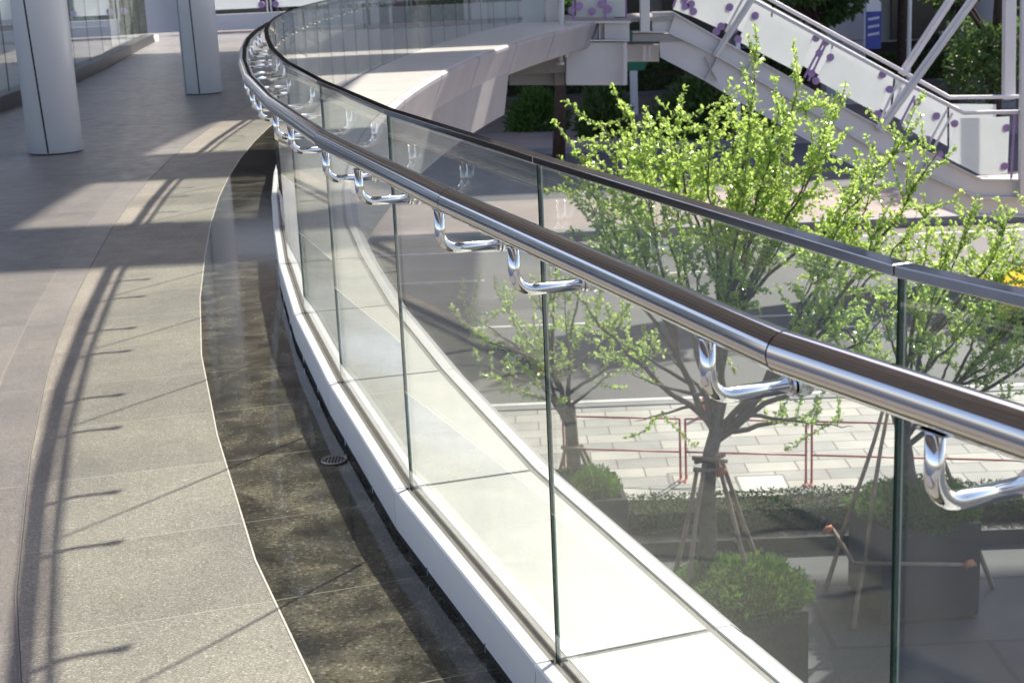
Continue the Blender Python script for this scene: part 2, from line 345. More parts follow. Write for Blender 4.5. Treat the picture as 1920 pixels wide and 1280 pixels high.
# ------------------------------------------------------------------ curb under the glass
curb = thing('curb', 'white panelled kerb running along the foot of the clear glass railing', 'curb')
for i in range(N-1):
    mb = MB(); a, b = i+G, i+1-G
    strip_part(mb, a, b, [(.050, -.112), (.050, -.004), (.046, 0), (.0185, 0), (.0185, -.112)])
    mb.build('curb_panel', M['curb'], curb)
mb = MB()
for i in range(N-1): strip_part(mb, i, i+1, [(.043, ZF-.02), (.043, -.01), (-.018, -.01), (-.018, ZF-.02)])
mb.build('backing', M['dark'], curb)
mb = MB()
for i in range(N-1):
    strip_part(mb, i+G*3, i+1-G*3, [(.0185, -.02), (.0185, -.0035), (.0068, -.0035), (.0068, -.02)])
    strip_part(mb, i+G*3, i+1-G*3, [(-.0068, -.02), (-.0068, -.0035), (-.020, -.0035), (-.020, -.02)])
mb.build('glazing_channel', M['channel'], curb)
for i in range(N-1):
    if i < 17:
        for f in (.3, .72):
            mb = MB(); c = P(i+f, .0505, -.117); mb.tube([c + Vector((0, 0, -.008)), c + Vector((0, 0, .014))], .0028, 8)
            mb.build('fixing_pin', M['steel_bright'], curb)

# ------------------------------------------------------------------ glass railing
rail = thing('glass_railing', 'curved clear glass railing with thin steel cap and round polished handrail', 'railing')
for i in range(N-1):
    a = [P(i+G, o, z) for o, z in ((-.0042, -.018), (.0042, -.018), (.0042, .998), (-.0042, .998))]
    b = [P(i+1-G, o, z) for o, z in ((-.0042, -.018), (.0042, -.018), (.0042, .998), (-.0042, .998))]
    mb = MB(); mb.quad(a[1], b[1], b[2], a[2]); mb.quad(b[0], a[0], a[3], b[3])
    n0 = 2
    for q in (a, b):
        h0 = q[0].lerp(q[1], .35); h1 = q[3].lerp(q[2], .35); mb.quad(q[0], h0, h1, q[3]); mb.quad(h0, q[1], q[2], h1)
    mb.quad(a[3], a[2], b[2], b[3])
    o = mb.build('glass_panel', [M['glass'], M['glass_edge'], M['glass_edge_glint']], rail)
    for k, pf in enumerate(o.data.polygons): pf.material_index = (0, 0, 2, 1, 2, 1, 1)[k]
    mb = MB(); strip_part(mb, i+G*.6, i+1-G*.6, [(-.0125, .994), (.0125, .994), (.0125, 1.0075), (-.0125, 1.0075)])
    mb.build('cap_rail', M['cap'], rail, bevel=.0012)
# handrail, mitred lengths with ring joints
HT = NEAR + .03; ts = [HT + 1.09*k for k in range(-5, int((N-NEAR)/1.09))]
ts = [t for t in ts if 0 <= t < N-1]
HO, HZ, HR = .135, .915, .0255
hp = [P(t, HO, HZ) for t in ts]
for k in range(len(hp)-1):
    d = (hp[k+1]-hp[k]).normalized()
    mb = MB()
    # lengths meet on the mitre: shared end rings
    def ring(c, t):
        sdv = Vector((t.y, -t.x, 0)).normalized(); return [tuple(c + (sdv*math.cos(j/32*2*math.pi) + Vector((0, 0, 1))*math.sin(j/32*2*math.pi))*HR) for j in range(32)]
    t0 = ((hp[k]-hp[k-1]).normalized() + d) if k else d
    t1 = ((hp[k+2]-hp[k+1]).normalized() + d) if k < len(hp)-2 else d
    r0, r1 = ring(hp[k] + d*.0015, t0), ring(hp[k+1] - d*.0015, t1)
    mb.v = r0 + r1
    for j in range(32): mb.f.append((j, (j+1) % 32, 32+(j+1) % 32, 32+j))
    o = mb.build('handrail', M['steel'], rail, smooth=True)
    mb = MB(); c = hp[k+1]; mb.tube([c - d*.003, c + d*.003], HR*.975, 32, cap=True)
    mb.build('joint_ring', M['dark'], o)
def arc_pts(c, a, b, r, n=7):           # quarter bend from direction a to direction b round a corner at c
    c = Vector(c); s0 = c - a*r; out = []
    for k in range(n+1):
        an = math.pi/2*k/n; out.append(s0 + a*(r*math.sin(an)) + b*(r*(1-math.cos(an))))
    return out
for i in range(N-1):
    for f in (.195, .81):
        base = P(i+f, 0, .81); nr = (P(i+f, .1, .81) - base).normalized()
        el = base + nr*HO; up = Vector((0, 0, 1))
        pts = [base + nr*.020] + arc_pts(el, nr, up, .034) + [el + up*(HZ-HR-.81-.002)]
        mb = MB(); mb.tube(pts, .0105, 14 if i < 18 else 8)
        o = mb.build('bracket', M['steel_bright'], rail, smooth=True)
        mb = MB(); mb.disc(base + nr*.0062, nr, .017, .004); mb.disc(base + nr*.0125, nr, .0145, .004); mb.disc(base - nr*.0062, -nr, .017, .006)
        mb.disc(base - nr*.0080, nr, .007, .031, 12); mb.build('flange', M['steel_bright'], o); mb = MB()
        tt = (P(i+f+.02, HO, 0) - P(i+f-.02, HO, 0)).normalized()
        c = el + up*(HZ-HR-.81); mb.bar(c - tt*.020 - up*.001, c + tt*.020 - up*.001, .016, .002)
        mb.build('saddle', M['steel_bright'], o)

# ------------------------------------------------------------------ outer ledge and cladding
def W(i): return .385 if J[int(i)].y < 8.5 else .385 + .058*(J[int(i)].y - 8.5)
def PW(t):                               # ledge width at t
    i = max(0, min(N-2, int(t))); f = t-i
    return W(i)*(1-f) + W(i+1)*f
led = thing('edge_cladding', 'white ledge and grey metal cladding outside the glass railing, panelled and curving right', 'ledge')
def lp(t, o, z): return P(t, o, z)
for i in range(N-1):
    mb = MB(); g = .0085/1.12; a, b = i+g, i+1-g
    wa, wb = PW(a), PW(b)
    mb.hexa([lp(a, -.021, -.03), lp(a, -(wa-.053), -.03), lp(a, -(wa-.053), -.002), lp(a, -.021, -.002)],
            [lp(b, -.021, -.03), lp(b, -(wb-.053), -.03), lp(b, -(wb-.053), -.002), lp(b, -.021, -.002)])
    mb.build('ledge_panel', M['ledge'], led)
    mb = MB(); g = .002
    mb.hexa([lp(i+g, -(wa-.034), -.03), lp(i+g, -wa, -.04), lp(i+g, -wa, -.001), lp(i+g, -(wa-.034), 0.0)],
            [lp(i+1-g, -(wb-.034), -.03), lp(i+1-g, -wb, -.04), lp(i+1-g, -wb, -.001), lp(i+1-g, -(wb-.034), 0.0)])
    mb.build('ledge_rim', M['curb'], led)
mb = MB()
for i in range(N-1):
    wa, wb = W(i), W(i+1)
    mb.hexa([lp(i, -.019, -.05), lp(i, -(wa-.01), -.05), lp(i, -(wa-.01), -.005), lp(i, -.019, -.005)],
            [lp(i+1, -.019, -.05), lp(i+1, -(wb-.01), -.05), lp(i+1, -(wb-.01), -.005), lp(i+1, -.019, -.005)])
mb.build('joint_sealant', M['ledge_joint'], led)
for name, prof in (('cladding_panel', [(0, -.002), (.035, -.03), (.035, -.07), (-.13, -.52), (-.19, -.56), (-.21, -.50)]), ('lower_cladding', [(-.36, -.56), (-.42, -1.10), (-.50, -1.24), (-.62, -1.30), (-.65, -1.25), (-.55, -.56)])):
    i = 0
    while i < N-1:
        j = min(N-1, i+3); mb = MB()
        if name == 'lower_cladding' and J[i].y > 26: break
        for k in range(i, j):
            a = k + (.017 if k == i else 0); b = k+1 - (.017 if k+1 == j else 0)
            wa, wb = PW(a), PW(b); A = [lp(a, -(wa+o), z) for o, z in prof]; B = [lp(b, -(wb+o), z) for o, z in prof]
            n = len(prof); s = len(mb.v); mb.v += [tuple(x) for x in A+B]
            for q in range(n): mb.f.append((s+q, s+(q+1) % n, s+n+(q+1) % n, s+n+q))
            if k == i: mb.f.append(tuple(range(s, s+n))[::-1])
            if k+1 == j: mb.f.append(tuple(range(s+n, s+2*n)))
        mb.build(name, M['fascia'], led); i = j
mb = MB()
for i in range(N-1):
    wa, wb = W(i), W(i+1); o = -.2
    mb.hexa([lp(i, -(wa-.23), -1.2), lp(i, -.022, -1.2), lp(i, -.022, -.06), lp(i, -(wa-.05), -.06)] if J[i].y < 26 else [lp(i, -(wa-.23), -.5), lp(i, -.022, -.5), lp(i, -.022, -.06), lp(i, -(wa-.05), -.06)],
            [lp(i+1, -(wb-.23), -1.2), lp(i+1, -.022, -1.2), lp(i+1, -.022, -.06), lp(i+1, -(wb-.05), -.06)] if J[i].y < 26 else [lp(i+1, -(wb-.23), -.5), lp(i+1, -.022, -.5), lp(i+1, -.022, -.06), lp(i+1, -(wb-.05), -.06)])
mb.build('core', M['paint_dark'], led)

# ------------------------------------------------------------------ floor drain
c = gnd(627, 864, ZF); dr = thing('floor_drain', 'small round slotted steel drain cover in the dark polished floor strip', 'drain', (c.x, c.y, ZF))
mb = MB(); mb.disc((0, 0, .0005), (0, 0, 1), .043, .0015, 40); mb.build('plate', M['dark'], dr)
mb = MB(); mb.tube([(.039*math.cos(k/40*2*math.pi), .039*math.sin(k/40*2*math.pi), .004) for k in range(41)], .0035, 6, cap=False)
for k in range(-3, 4):
    x = k*.010; h = math.sqrt(.037**2-x*x); mb.bar((x, -h, .003), (x, h, .003), .0045, .002)
mb.build('grate', M['channel'], dr)

# ------------------------------------------------------------------ round columns
def column(x, y, label, slits):
    t = thing('round_column', label, 'column', (x, y, ZF), group='round clad columns')
    mb = MB(); r = .238
    mb.tube([(0, 0, .012), (0, 0, 5.3)], r, 72); o = mb.build('cladding', M['column'], t, smooth=True)
    mb = MB(); mb.tube([(0, 0, 0), (0, 0, .013)], r-.02, 48); mb.build('base_gap', M['dark'], t)
    for a0, a1 in slits:
        mb = MB(); n = 14
        for k in range(n):
            z0, z1 = .02 + k*5.2/n, .02 + (k+1)*5.2/n; A = a0 + (a1-a0)*k/n; B = a0 + (a1-a0)*(k+1)/n; hw = .0075/r; rr = r+.0015
            q = lambda an, z, rad=rr: (rad*math.cos(an), rad*math.sin(an), z)
            mb.hexa([q(A-hw, z0, r-.02), q(A-hw, z0), q(A+hw, z0), q(A+hw, z0, r-.02)], [q(B-hw, z1, r-.02), q(B-hw, z1), q(B+hw, z1), q(B+hw, z1, r-.02)])
        mb.build('seam', M['dark'], t)
    return t
column(-4.0, 13.6, 'nearer grey metal clad round column with a dark seam, at far left of the floor', [(R(-90), R(-145))])
column(-3.80, 19.62, 'farther grey metal clad round column with two dark seams, left of the bend in the railing', [(R(-92), R(-113)), (R(-146), R(-160))])

# ------------------------------------------------------------------ left parapet
LP = [Vector(p) for p in [(-4.6, 6.0), (-5.0, 9.0), (-5.35, 12.0), (-5.6, 14.6), (-5.9, 17.8), (-6.2, 22.2), (-6.75, 27.0), (-7.5, 32.5), (-7.9, 35.6)]]
lpr = thing('far_parapet', 'glass parapet on a dark stone upstand along the far left side of the walkway', 'parapet')
for i in range(len(LP)-1):
    a, b = LP[i], LP[i+1]; t = (b-a).normalized(); n_ = Vector((-t.y, t.x))
    L_ = (b-a).length; m_ = max(1, round(L_/1.5))
    mb = MB(); mb.hexa([(a.x, a.y, ZF), (a.x+n_.x*.3, a.y+n_.y*.3, ZF), (a.x+n_.x*.3, a.y+n_.y*.3, ZF+.17), (a.x+n_.x*.02, a.y+n_.y*.02, ZF+.17)],
                       [(b.x, b.y, ZF), (b.x+n_.x*.3, b.y+n_.y*.3, ZF), (b.x+n_.x*.3, b.y+n_.y*.3, ZF+.17), (b.x+n_.x*.02, b.y+n_.y*.02, ZF+.17)])
    mb.build('upstand', M['planter'], lpr)
    for k in range(m_):
        q0 = a + t*(L_*k/m_+.01) + n_*.15; q1 = a + t*(L_*(k+1)/m_-.01) + n_*.15
        mb = MB(); mb.quad((q0.x, q0.y, ZF+.17), (q1.x, q1.y, ZF+.17), (q1.x, q1.y, 1.5), (q0.x, q0.y, 1.5))
        q0 = q0+n_*.012; q1 = q1+n_*.012; mb.quad((q1.x, q1.y, ZF+.17), (q0.x, q0.y, ZF+.17), (q0.x, q0.y, 1.5), (q1.x, q1.y, 1.5))
        mb.build('glass_panel', M['glass'], lpr)
        mb = MB(); mb.bar((q0.x, q0.y, ZF+.17), (q0.x, q0.y, 1.5), .012, .02); mb.build('edge_strip', M['glass_edge'], lpr)

# ------------------------------------------------------------------ roof over the walkway (out of frame: seen in the steel, and it shades the floor)
RZ = 5.0
rf = thing('walkway_canopy', 'brown soffit canopy above the walkway carried by the round columns', 'canopy')
mb = MB(); OFF = -1.95
for i in range(0, N-1):
    mb.hexa([P(i, OFF, RZ), P(i, 7.5, RZ), P(i, 7.5, RZ+.35), P(i, OFF, RZ+.35)], [P(i+1, OFF, RZ), P(i+1, 7.5, RZ), P(i+1, 7.5, RZ+.35), P(i+1, OFF, RZ+.35)])
mb.build('soffit', M['roof'], rf)
for o_ in (-1.86, -1.1, .3, 1.9, 4.2):  # pale strips added under the roof to streak the handrail's reflection
    mb = MB()
    for i in range(N-1):
        mb.hexa([P(i, o_, RZ-.09), P(i, o_+.16, RZ-.09), P(i, o_+.16, RZ-.002), P(i, o_, RZ-.002)], [P(i+1, o_, RZ-.09), P(i+1, o_+.16, RZ-.09), P(i+1, o_+.16, RZ-.002), P(i+1, o_, RZ-.002)])
    mb.build('reflection_strip', M['white'], rf)
def crossing(y0, y1, x1=6.2):
    mb = MB(); mb.box(-.3, x1, y0, y1, RZ+.06, RZ+.3); mb.build('shade_panel', M['roof_rib'], rf)  # unseen slab added at the roof edge to throw dark bands on the walkway
crossing(12.75, 14.0); crossing(16.2, 17.7); crossing(20.6, 24.6, 1.4); crossing(24.6, 28.6, 4.6); crossing(29.9, 52)
for y_ in (4.5, -1.0): 
    mb = MB(); mb.box(-3.0, 3.0, y_, y_+.25, RZ-.25, RZ-.002); mb.build('beam', M['roof_rib'], rf)

# ------------------------------------------------------------------ street level
def flat(name, pts, m_, z, kind='structure', uv=None):
    mb = MB(); mb.poly([(x, y, z) for x, y in pts]); return tag(mb.build(name, m_), kind=kind)
flat('ground', [(-400, -60), (500, -60), (500, 700), (-400, 700)], M['verge'], STREET-.02)
flat('plaza', [(-30, -10), (60, -10), (60, 18.3), (-30, 18.9)], M['plaza'], STREET)
flat('road', [(-120, 25.2), (120, 23.0), (120, 38.6), (-120, 42.0)], M['asphalt'], STREET)
mb = MB(); mb.box(-60, 60, 0, 5.2, STREET-.02, STREET+.13)
pv = mb.build('pavement', M['paving']); pv.location = (2.3, 19.4, 0); pv.rotation_euler = (0, 0, R(-1.0)); tag(pv, kind='structure')
mb = MB(); mb.box(-60, 60, 0, .22, STREET-.02, STREET+.15); k_ = mb.build('pavement_kerb', M['kerb']); k_.location = (2.3, 24.6, 0); k_.rotation_euler = (0, 0, R(-1.0)); tag(k_, kind='structure')
# the low kerb and soil bed that carries the hedge
mb = MB(); mb.box(-60, 60, 0, .28, STREET-.02, STREET+.20); k_ = mb.build('bed_kerb', M['planter']); k_.location = (2.3, 18.25, 0); k_.rotation_euler = (0, 0, R(-1.0)); tag(k_, kind='structure')
mb = MB(); mb.box(-60, 60, 0, .85, STREET-.02, STREET+.12); k_ = mb.build('planting_bed', M['soil']); k_.location = (2.3, 18.53, 0); k_.rotation_euler = (0, 0, R(-1.0)); tag(k_, kind='structure')
# road markings
mb = MB()
def mark(a, b, w_):
    a = Vector(a); b = Vector(b); t = (b-a).normalized(); n_ = Vector((-t.y, t.x))*w_/2
    mb.quad((a-n_).to_3d()+Vector((0, 0, STREET+.004)), (b-n_).to_3d()+Vector((0, 0, STREET+.004)), (b+n_).to_3d()+Vector((0, 0, STREET+.004)), (a+n_).to_3d()+Vector((0, 0, STREET+.004)))
mark((-60, 26.5), (60, 24.4), .14)
for k in range(-8, 10): mark((k*5.5-.9, 31.3-.02*k*5.5), (k*5.5+1.9, 31.25-.02*k*5.5), .13)
for k in range(-8, 10): mark((k*5.5-3.2, 36.2-.02*k*5.5), (k*5.5-.6, 36.15-.02*k*5.5), .13)
mark((-60, 41), (60, 38.8), .14)
tag(mb.build('road_markings', M['linepaint']), kind='structure')
mb = MB(); rp_ = random.Random(8)            # repair patches in the asphalt
for cx, cy, sx_, sy_ in ((1.2, 27.8, 1.6, .5), (5.5, 28.9, 1.1, .7), (-1.0, 33.4, 2.2, .6), (8.4, 33.0, 1.4, .8), (3.4, 35.2, 2.6, .5), (-4.5, 29.2, 1.8, .6)):
    mb.poly([(cx-sx_, cy-sy_, STREET+.0025), (cx+sx_, cy-sy_+.05, STREET+.0025), (cx+sx_-.1, cy+sy_, STREET+.0025), (cx-sx_+.05, cy+sy_-.04, STREET+.0025)])
tag(mb.build('road_patches', M['asphalt_patch']), kind='structure')
# median, second carriageway and far pavement
def slab(name, y0, y1, h, m_, rz=-1.0, x0=-120, x1=160):
    mb = MB(); mb.box(x0, x1, 0, y1-y0, STREET-.02, STREET+h); o = mb.build(name, m_); o.location = (0, y0, 0); o.rotation_euler = (0, 0, R(rz)); return tag(o, kind='structure')
slab('median', 41.6, 47.5, .16, M['brown'])
slab('median_kerb', 41.1, 41.6, .22, M['kerb'])
slab('far_road', 47.8, 60, .0, M['asphalt'])
slab('far_pavement', 60.5, 67, .16, M['brown']); slab('far_pavement_kerb', 60.1, 60.5, .2, M['kerb'])
slab('service_road', 67.2, 84, .0, M['brown'])
slab('far_verge', 84.2, 100, .18, M['asphalt'])
slab('distant_pavement', 100.3, 330, .12, M['asphalt'])

# ------------------------------------------------------------------ leaves
def add_leaf(V, F, p, d, nrm, l, w_):
    sdv = d.cross(nrm)
    if sdv.length < 1e-5: sdv = d.orthogonal()
    sdv.normalize(); i = len(V)
    nn = sdv.cross(d)*l*.10
    V += [tuple(p), tuple(p + d*l*.38 + sdv*w_*.46 + nn), tuple(p + d*l*.78 + sdv*w_*.40 + nn), tuple(p + d*l), tuple(p + d*l*.78 - sdv*w_*.40 + nn), tuple(p + d*l*.38 - sdv*w_*.46 + nn)]
    F.append((i, i+1, i+2, i+3)); F.append((i, i+3, i+4, i+5))
rnd = random.Random(5)
def rv(r=rnd): 
    while True:
        v = Vector((r.uniform(-1, 1), r.uniform(-1, 1), r.uniform(-1, 1)))
        if .01 < v.length < 1: return v.normalized()
def foliage(name, V, F, m_, parent=None):
    me = bpy.data.meshes.new(name); me.from_pydata(V, [], F); me.materials.append(m_); o = bpy.data.objects.new(name, me); col.objects.link(o); o.parent = parent; return o

def young_tree(label, trunk, tips, r0=.085, leafl=.045, twig=21, group='staked trees in planters', mleaf='leaf'):
    """trunk: list of points; tips: (point, start fraction 0..1 along trunk top, leafiness)"""
    base = trunk[0]; t = thing('young_tree', label, 'tree', base, group=group)
    inv = -Vector(base); mb = MB(); V = []; F = []
    n = len(trunk); mb.tube([Vector(p)+inv for p in trunk], [r0*(1.12-.3*k/(n-1)) for k in range(n)], 12)
    top = Vector(trunk[-1])
    prim = []
    for ti, (tip, sf, lf) in enumerate(tips):
        tip = Vector(tip); lo = Vector(trunk[-2]); st = lo + (top-lo)*sf; main = ti % 4 == 0 or not prim
        if not main:
            cand = min((q for pr_ in prim for q in pr_[2:8]), key=lambda q: (q-(st.lerp(tip, .38))).length); st = cand.copy()
        d = tip-st; L_ = d.length; out = Vector((d.x, d.y, 0)); mid = st + out*.42 + Vector((0, 0, d.z*.38)) + rv()*L_*.04
        c2 = st + out*.80 + Vector((0, 0, d.z*.66)) + rv()*L_*.05
        pts = []; m_ = 12
        for k in range(m_+1):
            u = k/m_; pts.append(st*(1-u)**3 + mid*3*u*(1-u)**2 + c2*3*u*u*(1-u) + tip*u**3 + rv()*.012*L_*(.3 if k in (0, m_) else 1))
        rr = [max(.004, r0*.40*(1-u/m_)**1.1 + .004) for u in range(m_+1)]
        if main: prim.append(pts)
        else: rr = [x*.62 for x in rr]
        mb.tube([p_+inv for p_ in pts], rr, 7)
        # side shoots
        for k in range(int(twig*lf*L_/2.2)):
            u = rnd.uniform(.28, 1.0)**.75; q = pts[min(m_, int(u*m_))]; q2 = pts[min(m_, int(u*m_)+1)]; q = q.lerp(q2, rnd.random())
            dirv = ((q2-pts[max(0, int(u*m_)-1)]).normalized()*.55 + rv()*1.0 + Vector((0, 0, .22))).normalized()
            tl = rnd.uniform(.2, .72)*(1.15-.45*u); npt = 4; tp = [q]
            for s in range(npt): dirv = (dirv + rv()*.22 + Vector((0, 0, .10))).normalized(); tp.append(tp[-1] + dirv*tl/npt)
            mb.tube([p_+inv for p_ in tp], [.005, .004, .003, .0025, .002], 4, cap=False)
            nl = int(tl/.024)
            for s in range(nl):
                v_ = (s+.5)/nl*npt; a = int(v_); pp = tp[a].lerp(tp[min(npt, a+1)], v_-a)
                ax = (tp[min(npt, a+1)]-tp[a]).normalized() if a < npt else dirv
                for h in range(3):
                    ld = (ax*.45 + rv()*1.0 + Vector((0, 0, .2))).normalized(); l = leafl*rnd.uniform(.4, 1.4)
                    add_leaf(V, F, pp+inv+rv()*.012, ld, (Vector((0, 0, 1))+rv()*.9).normalized(), l, l*.62)
    mb.build('trunk', M['bark'], t, smooth=True); foliage('crown', V, F, M[mleaf], t)
    return t
PT = STREET+1.22                          # planter top
def tip(x, y, Y): return at(x, y, Y)
T1Y = 14.6
t1base = gnd(1327, 1085, PT); T1Y = t1base.y
tr1 = [t1base, at(1328, 1000, T1Y+.02), at(1326, 920, T1Y), at(1332, 850, T1Y), at(1345, 800, T1Y)]
tp1 = []
for x, y, dy, lf in [(1415, 105, 0, 1.0), (1500, 150, .3, 1.0), (1465, 210, -.3, 1.1), (1255, 205, .2, 1.0), (1130, 235, -.4, 1.0), (1085, 262, .3, .9), (1180, 215, .6, 1.0), (1325, 225, -.6, 1.1),
                     (1375, 190, .5, 1.0), (1580, 185, .2, .9), (1560, 260, -.5, 1.1), (1700, 240, .2, .9), (1770, 275, -.2, .8), (1650, 300, .6, 1.1), (1600, 350, -.6, 1.2), (1480, 300, .8, 1.2),
                     (1400, 300, -.9, 1.2), (1300, 300, .9, 1.1), (1210, 300, -.8, 1.1), (1150, 330, .5, 1.1), (1240, 380, .0, 1.0), (1350, 400, .6, 1.0), (1450, 400, -.4, 1.1), (1550, 430, .5, 1.1),
                     (1650, 420, -.6, 1.1), (1120, 420, -.2, .8), (1290, 460, -.7, .8), (1400, 470, .3, .8), (1620, 500, .2, .9), (1520, 500, -.7, .8), (1720, 400, .3, .8), (1090, 350, .0, .8), (1380, 350, .2, 1.2), (1500, 360, .2, 1.2), (1260, 270, -.2, 1.2), (1440, 260, .2, 1.2),
                     (1690, 560, -.3, .8), (1580, 600, .3, .6)]:
    tp1.append((tip(x, y, T1Y+dy), rnd.uniform(.2, 1), lf))
# low, nearly bare side branches
tp1 += [(tip(1190, 790, T1Y-.1), .4, .25), (tip(1600, 800, T1Y-.2), .55, .75), (tip(1540, 770, T1Y+.1), .8, .5), (tip(1230, 640, T1Y+.2), .6, .25), (tip(1120, 600, T1Y+.1), .9, .55), (tip(1180, 700, T1Y-.3), .3, .2), (tip(1060, 520, T1Y), .9, .6)]
young_tree('tall leafy young tree behind the handrail, its bare lower limbs rising from a stake frame', tr1, tp1)

t2base = gnd(1712, 950, PT); Y2 = t2base.y
tr2 = [t2base, at(1705, 900, Y2), at(1700, 850, Y2), at(1690, 790, Y2)]
tp2 = [(tip(x, y, Y2+dy), rnd.uniform(.1, 1), lf) for x, y, dy, lf in [(1735, 380, 0, .9), (1820, 400, .3, 1.0), (1900, 395, -.3, 1.1), (1960, 420, .2, 1), (1780, 450, -.5, 1.0), (1870, 460, .5, 1.1), (1700, 470, .4, .8), (1650, 560, -.2, .9),
        (1600, 600, .3, .8), (1560, 560, -.2, .6), (1760, 540, .6, 1.1), (1850, 560, -.6, 1.3), (1920, 570, 0, 1.2), (1800, 620, .3, 1.0), (1900, 640, -.4, 1.0), (1850, 710, 0, .7), (1750, 640, -.4, .7), (1885, 745, .2, .5), (1600, 690, .2, .5), (1650, 620, .5, .8), (1730, 580, 0, 1.1), (1880, 520, .2, 1.3), (1960, 520, 0, 1.2), (1960, 650, 0, .8), (2050, 560, 0, 1.), (2060, 450, 0, 1.)]]
young_tree('young tree at the right edge growing from the tall dark planter box', tr2, tp2, r0=.08)
mb_ = None
t3base = gnd(1078, 902, PT); Y3 = t3base.y
tr3 = [t3base, at(1076, 870, Y3), at(1072, 820, Y3), at(1068, 760, Y3)]
tp3 = [(tip(x, y, Y3+dy), rnd.uniform(.1, 1), lf) for x, y, dy, lf in [(1000, 520, 0, .7), (940, 560, .4, .8), (880, 620, -.3, .8), (900, 680, .2, .7), (1060, 560, -.4, .7), (1130, 560, .3, .8), (1200, 640, 0, .8), (1180, 580, -.3, .7), (1000, 600, .5, .9), (1090, 620, .2, .9), (950, 720, .1, .6),
        (1150, 690, .3, .6), (1020, 660, -.5, .8), (1100, 480, 0, .7), (1040, 450, .2, .6), (860, 560, 0, .5), (975, 640, 0, .9)]]
young_tree('thin young tree seen through the glass left of the tallest tree, before the pavers', tr3, tp3, r0=.09)

# ------------------------------------------------------------------ planters with bushes, stake frames
def bush(parent, c, rx, ry, rz, n, l=.05, m_='leaf_bush', seed=1):
    r = random.Random(seed); V = []; F = []
    for k in range(n):
        v = rv(r); v.z = abs(v.z); s = r.uniform(.72, 1.05)*(1 + .22*noise.noise(v*2.4 + Vector((seed, 0, 0))))
        p_ = Vector((c[0]+v.x*rx*s, c[1]+v.y*ry*s, c[2]+v.z*rz*s)); d = (v + rv(r)*.9 + Vector((0, 0, .4))).normalized()
        add_leaf(V, F, p_, d, (v+rv(r)*.8).normalized(), l*r.uniform(.6, 1.4), l*.4)
    foliage('bush_foliage', V, F, M[m_], parent)
def planter(x, y, s, label, rz, seed):
    h = PT-.05-STREET; t = thing('stone_planter', label, 'planter', (x, y, STREET), rz, group='tall square stone planters')
    mb = MB(); a, b = s/2, s/2-.06
    o = [(-a, -a), (a, -a), (a, a), (-a, a)]; q = [(-b, -b), (b, -b), (b, b), (-b, b)]
    for k in range(4):
        l = (k+1) % 4
        mb.hexa([(*o[k], .05), (*o[l], .05), (*q[l], .05), (*q[k], .05)], [(*o[k], h), (*o[l], h), (*q[l], h), (*q[k], h)])
    mb.build('box', M['planter'], t)
    mb = MB(); mb.box(-a+.06, a-.06, -a+.06, a-.06, 0, .05); mb.build('foot', M['dark'], t)
    mb = MB(); mb.box(-b+.002, b-.002, -b+.002, b-.002, h-.2, h-.05); mb.build('soil', M['soil'], t)
    k_ = .72 if seed == 6 else 1
    g = thing('planter_shrub', 'low green shrubs filling the top of the ' + label, 'shrub', (x, y, STREET+h-.05), rz, group='shrubs in the stone planters')
    bush(g, (0, 0, 0), s*.60*k_, s*.60*k_, .34*k_, int(5200*k_*k_), .055, seed=seed)
    bush(g, (s*.18, -s*.12, 0), s*.40*k_, s*.38*k_, .44*k_, int(1800*k_*k_), .06, seed=seed+20)
    return t
planter(t1base.x+.28, t1base.y-.25, 1.15, 'stone planter nearest the white ledge', R(4), 3)
planter(t2base.x+.02, t2base.y+.05, 1.15, 'dark stone planter at the lower right', R(6), 4)
planter(t3base.x+.05, t3base.y-.1, 1.05, 'farther planter half hidden by the white ledge', R(4), 6)
def braces(tb, tops, feet, label, bars, wrap):
    t = thing('stake_frame', label, 'tree stakes', (tb.x, tb.y, STREET), group='timber stake frames round the trees')
    inv = Vector((-tb.x, -tb.y, -STREET)); r = random.Random(2)
    for a, b in zip(tops, feet):
        mb = MB(); a = a+inv; b = b+inv; pts = [a.lerp(b, k/6) + (rv(r)*.018 if 0 < k < 6 else Vector()) for k in range(7)]
        mb.tube(pts, [.022, .024, .026, .027, .028, .03, .03], 8); mb.build('stake', M['stake'], t, smooth=True)
    for a, b in bars:
        mb = MB(); mb.tube([a+inv, b+inv], .024, 8); mb.build('cross_bar', M['stake'], t, smooth=True)
    for c in wrap:
        mb = MB(); mb.tube([c+inv+Vector((-.05, 0, -.03)), c+inv, c+inv+Vector((.05, 0, .03))], [.03, .045, .03], 8); mb.build('binding', M['cloth'], t, smooth=True)
braces(t1base, [at(1308, 875, T1Y+.1), at(1322, 868, T1Y-.12), at(1345, 862, T1Y-.12), at(1352, 858, T1Y+.12)],
       [gnd(1225, 1275, STREET), gnd(1262, 1330, STREET), gnd(1470, 1330, STREET), gnd(1475, 1215, STREET)],
       'timber stakes tied round the trunk of the tallest tree behind the glass', [(at(1298, 858, T1Y-.1), at(1364, 864, T1Y-.1)), (at(1300, 880, T1Y-.15), at(1360, 882, T1Y-.15)), (at(1304, 866, T1Y+.12), at(1358, 852, T1Y-.14))], [at(1352, 885, T1Y-.15)])
braces(t2base, [at(1655, 770, Y2-.1), at(1665, 772, Y2+.1), at(1735, 790, Y2+.1), at(1745, 800, Y2-.1)],
       [gnd(1548, 1105, STREET), gnd(1600, 1180, STREET), gnd(1830, 1155, STREET), gnd(1862, 1100, STREET)],
       'timber stakes around the dark planter at the right, joined by a rope bound rail', [(at(1600, 1055, Y2-.75), at(1830, 1058, Y2-.75)), (at(1560, 990, Y2-.5), at(1600, 1055, Y2-.75))], [at(1818, 1056, Y2-.78), at(1553, 992, Y2-.5)])
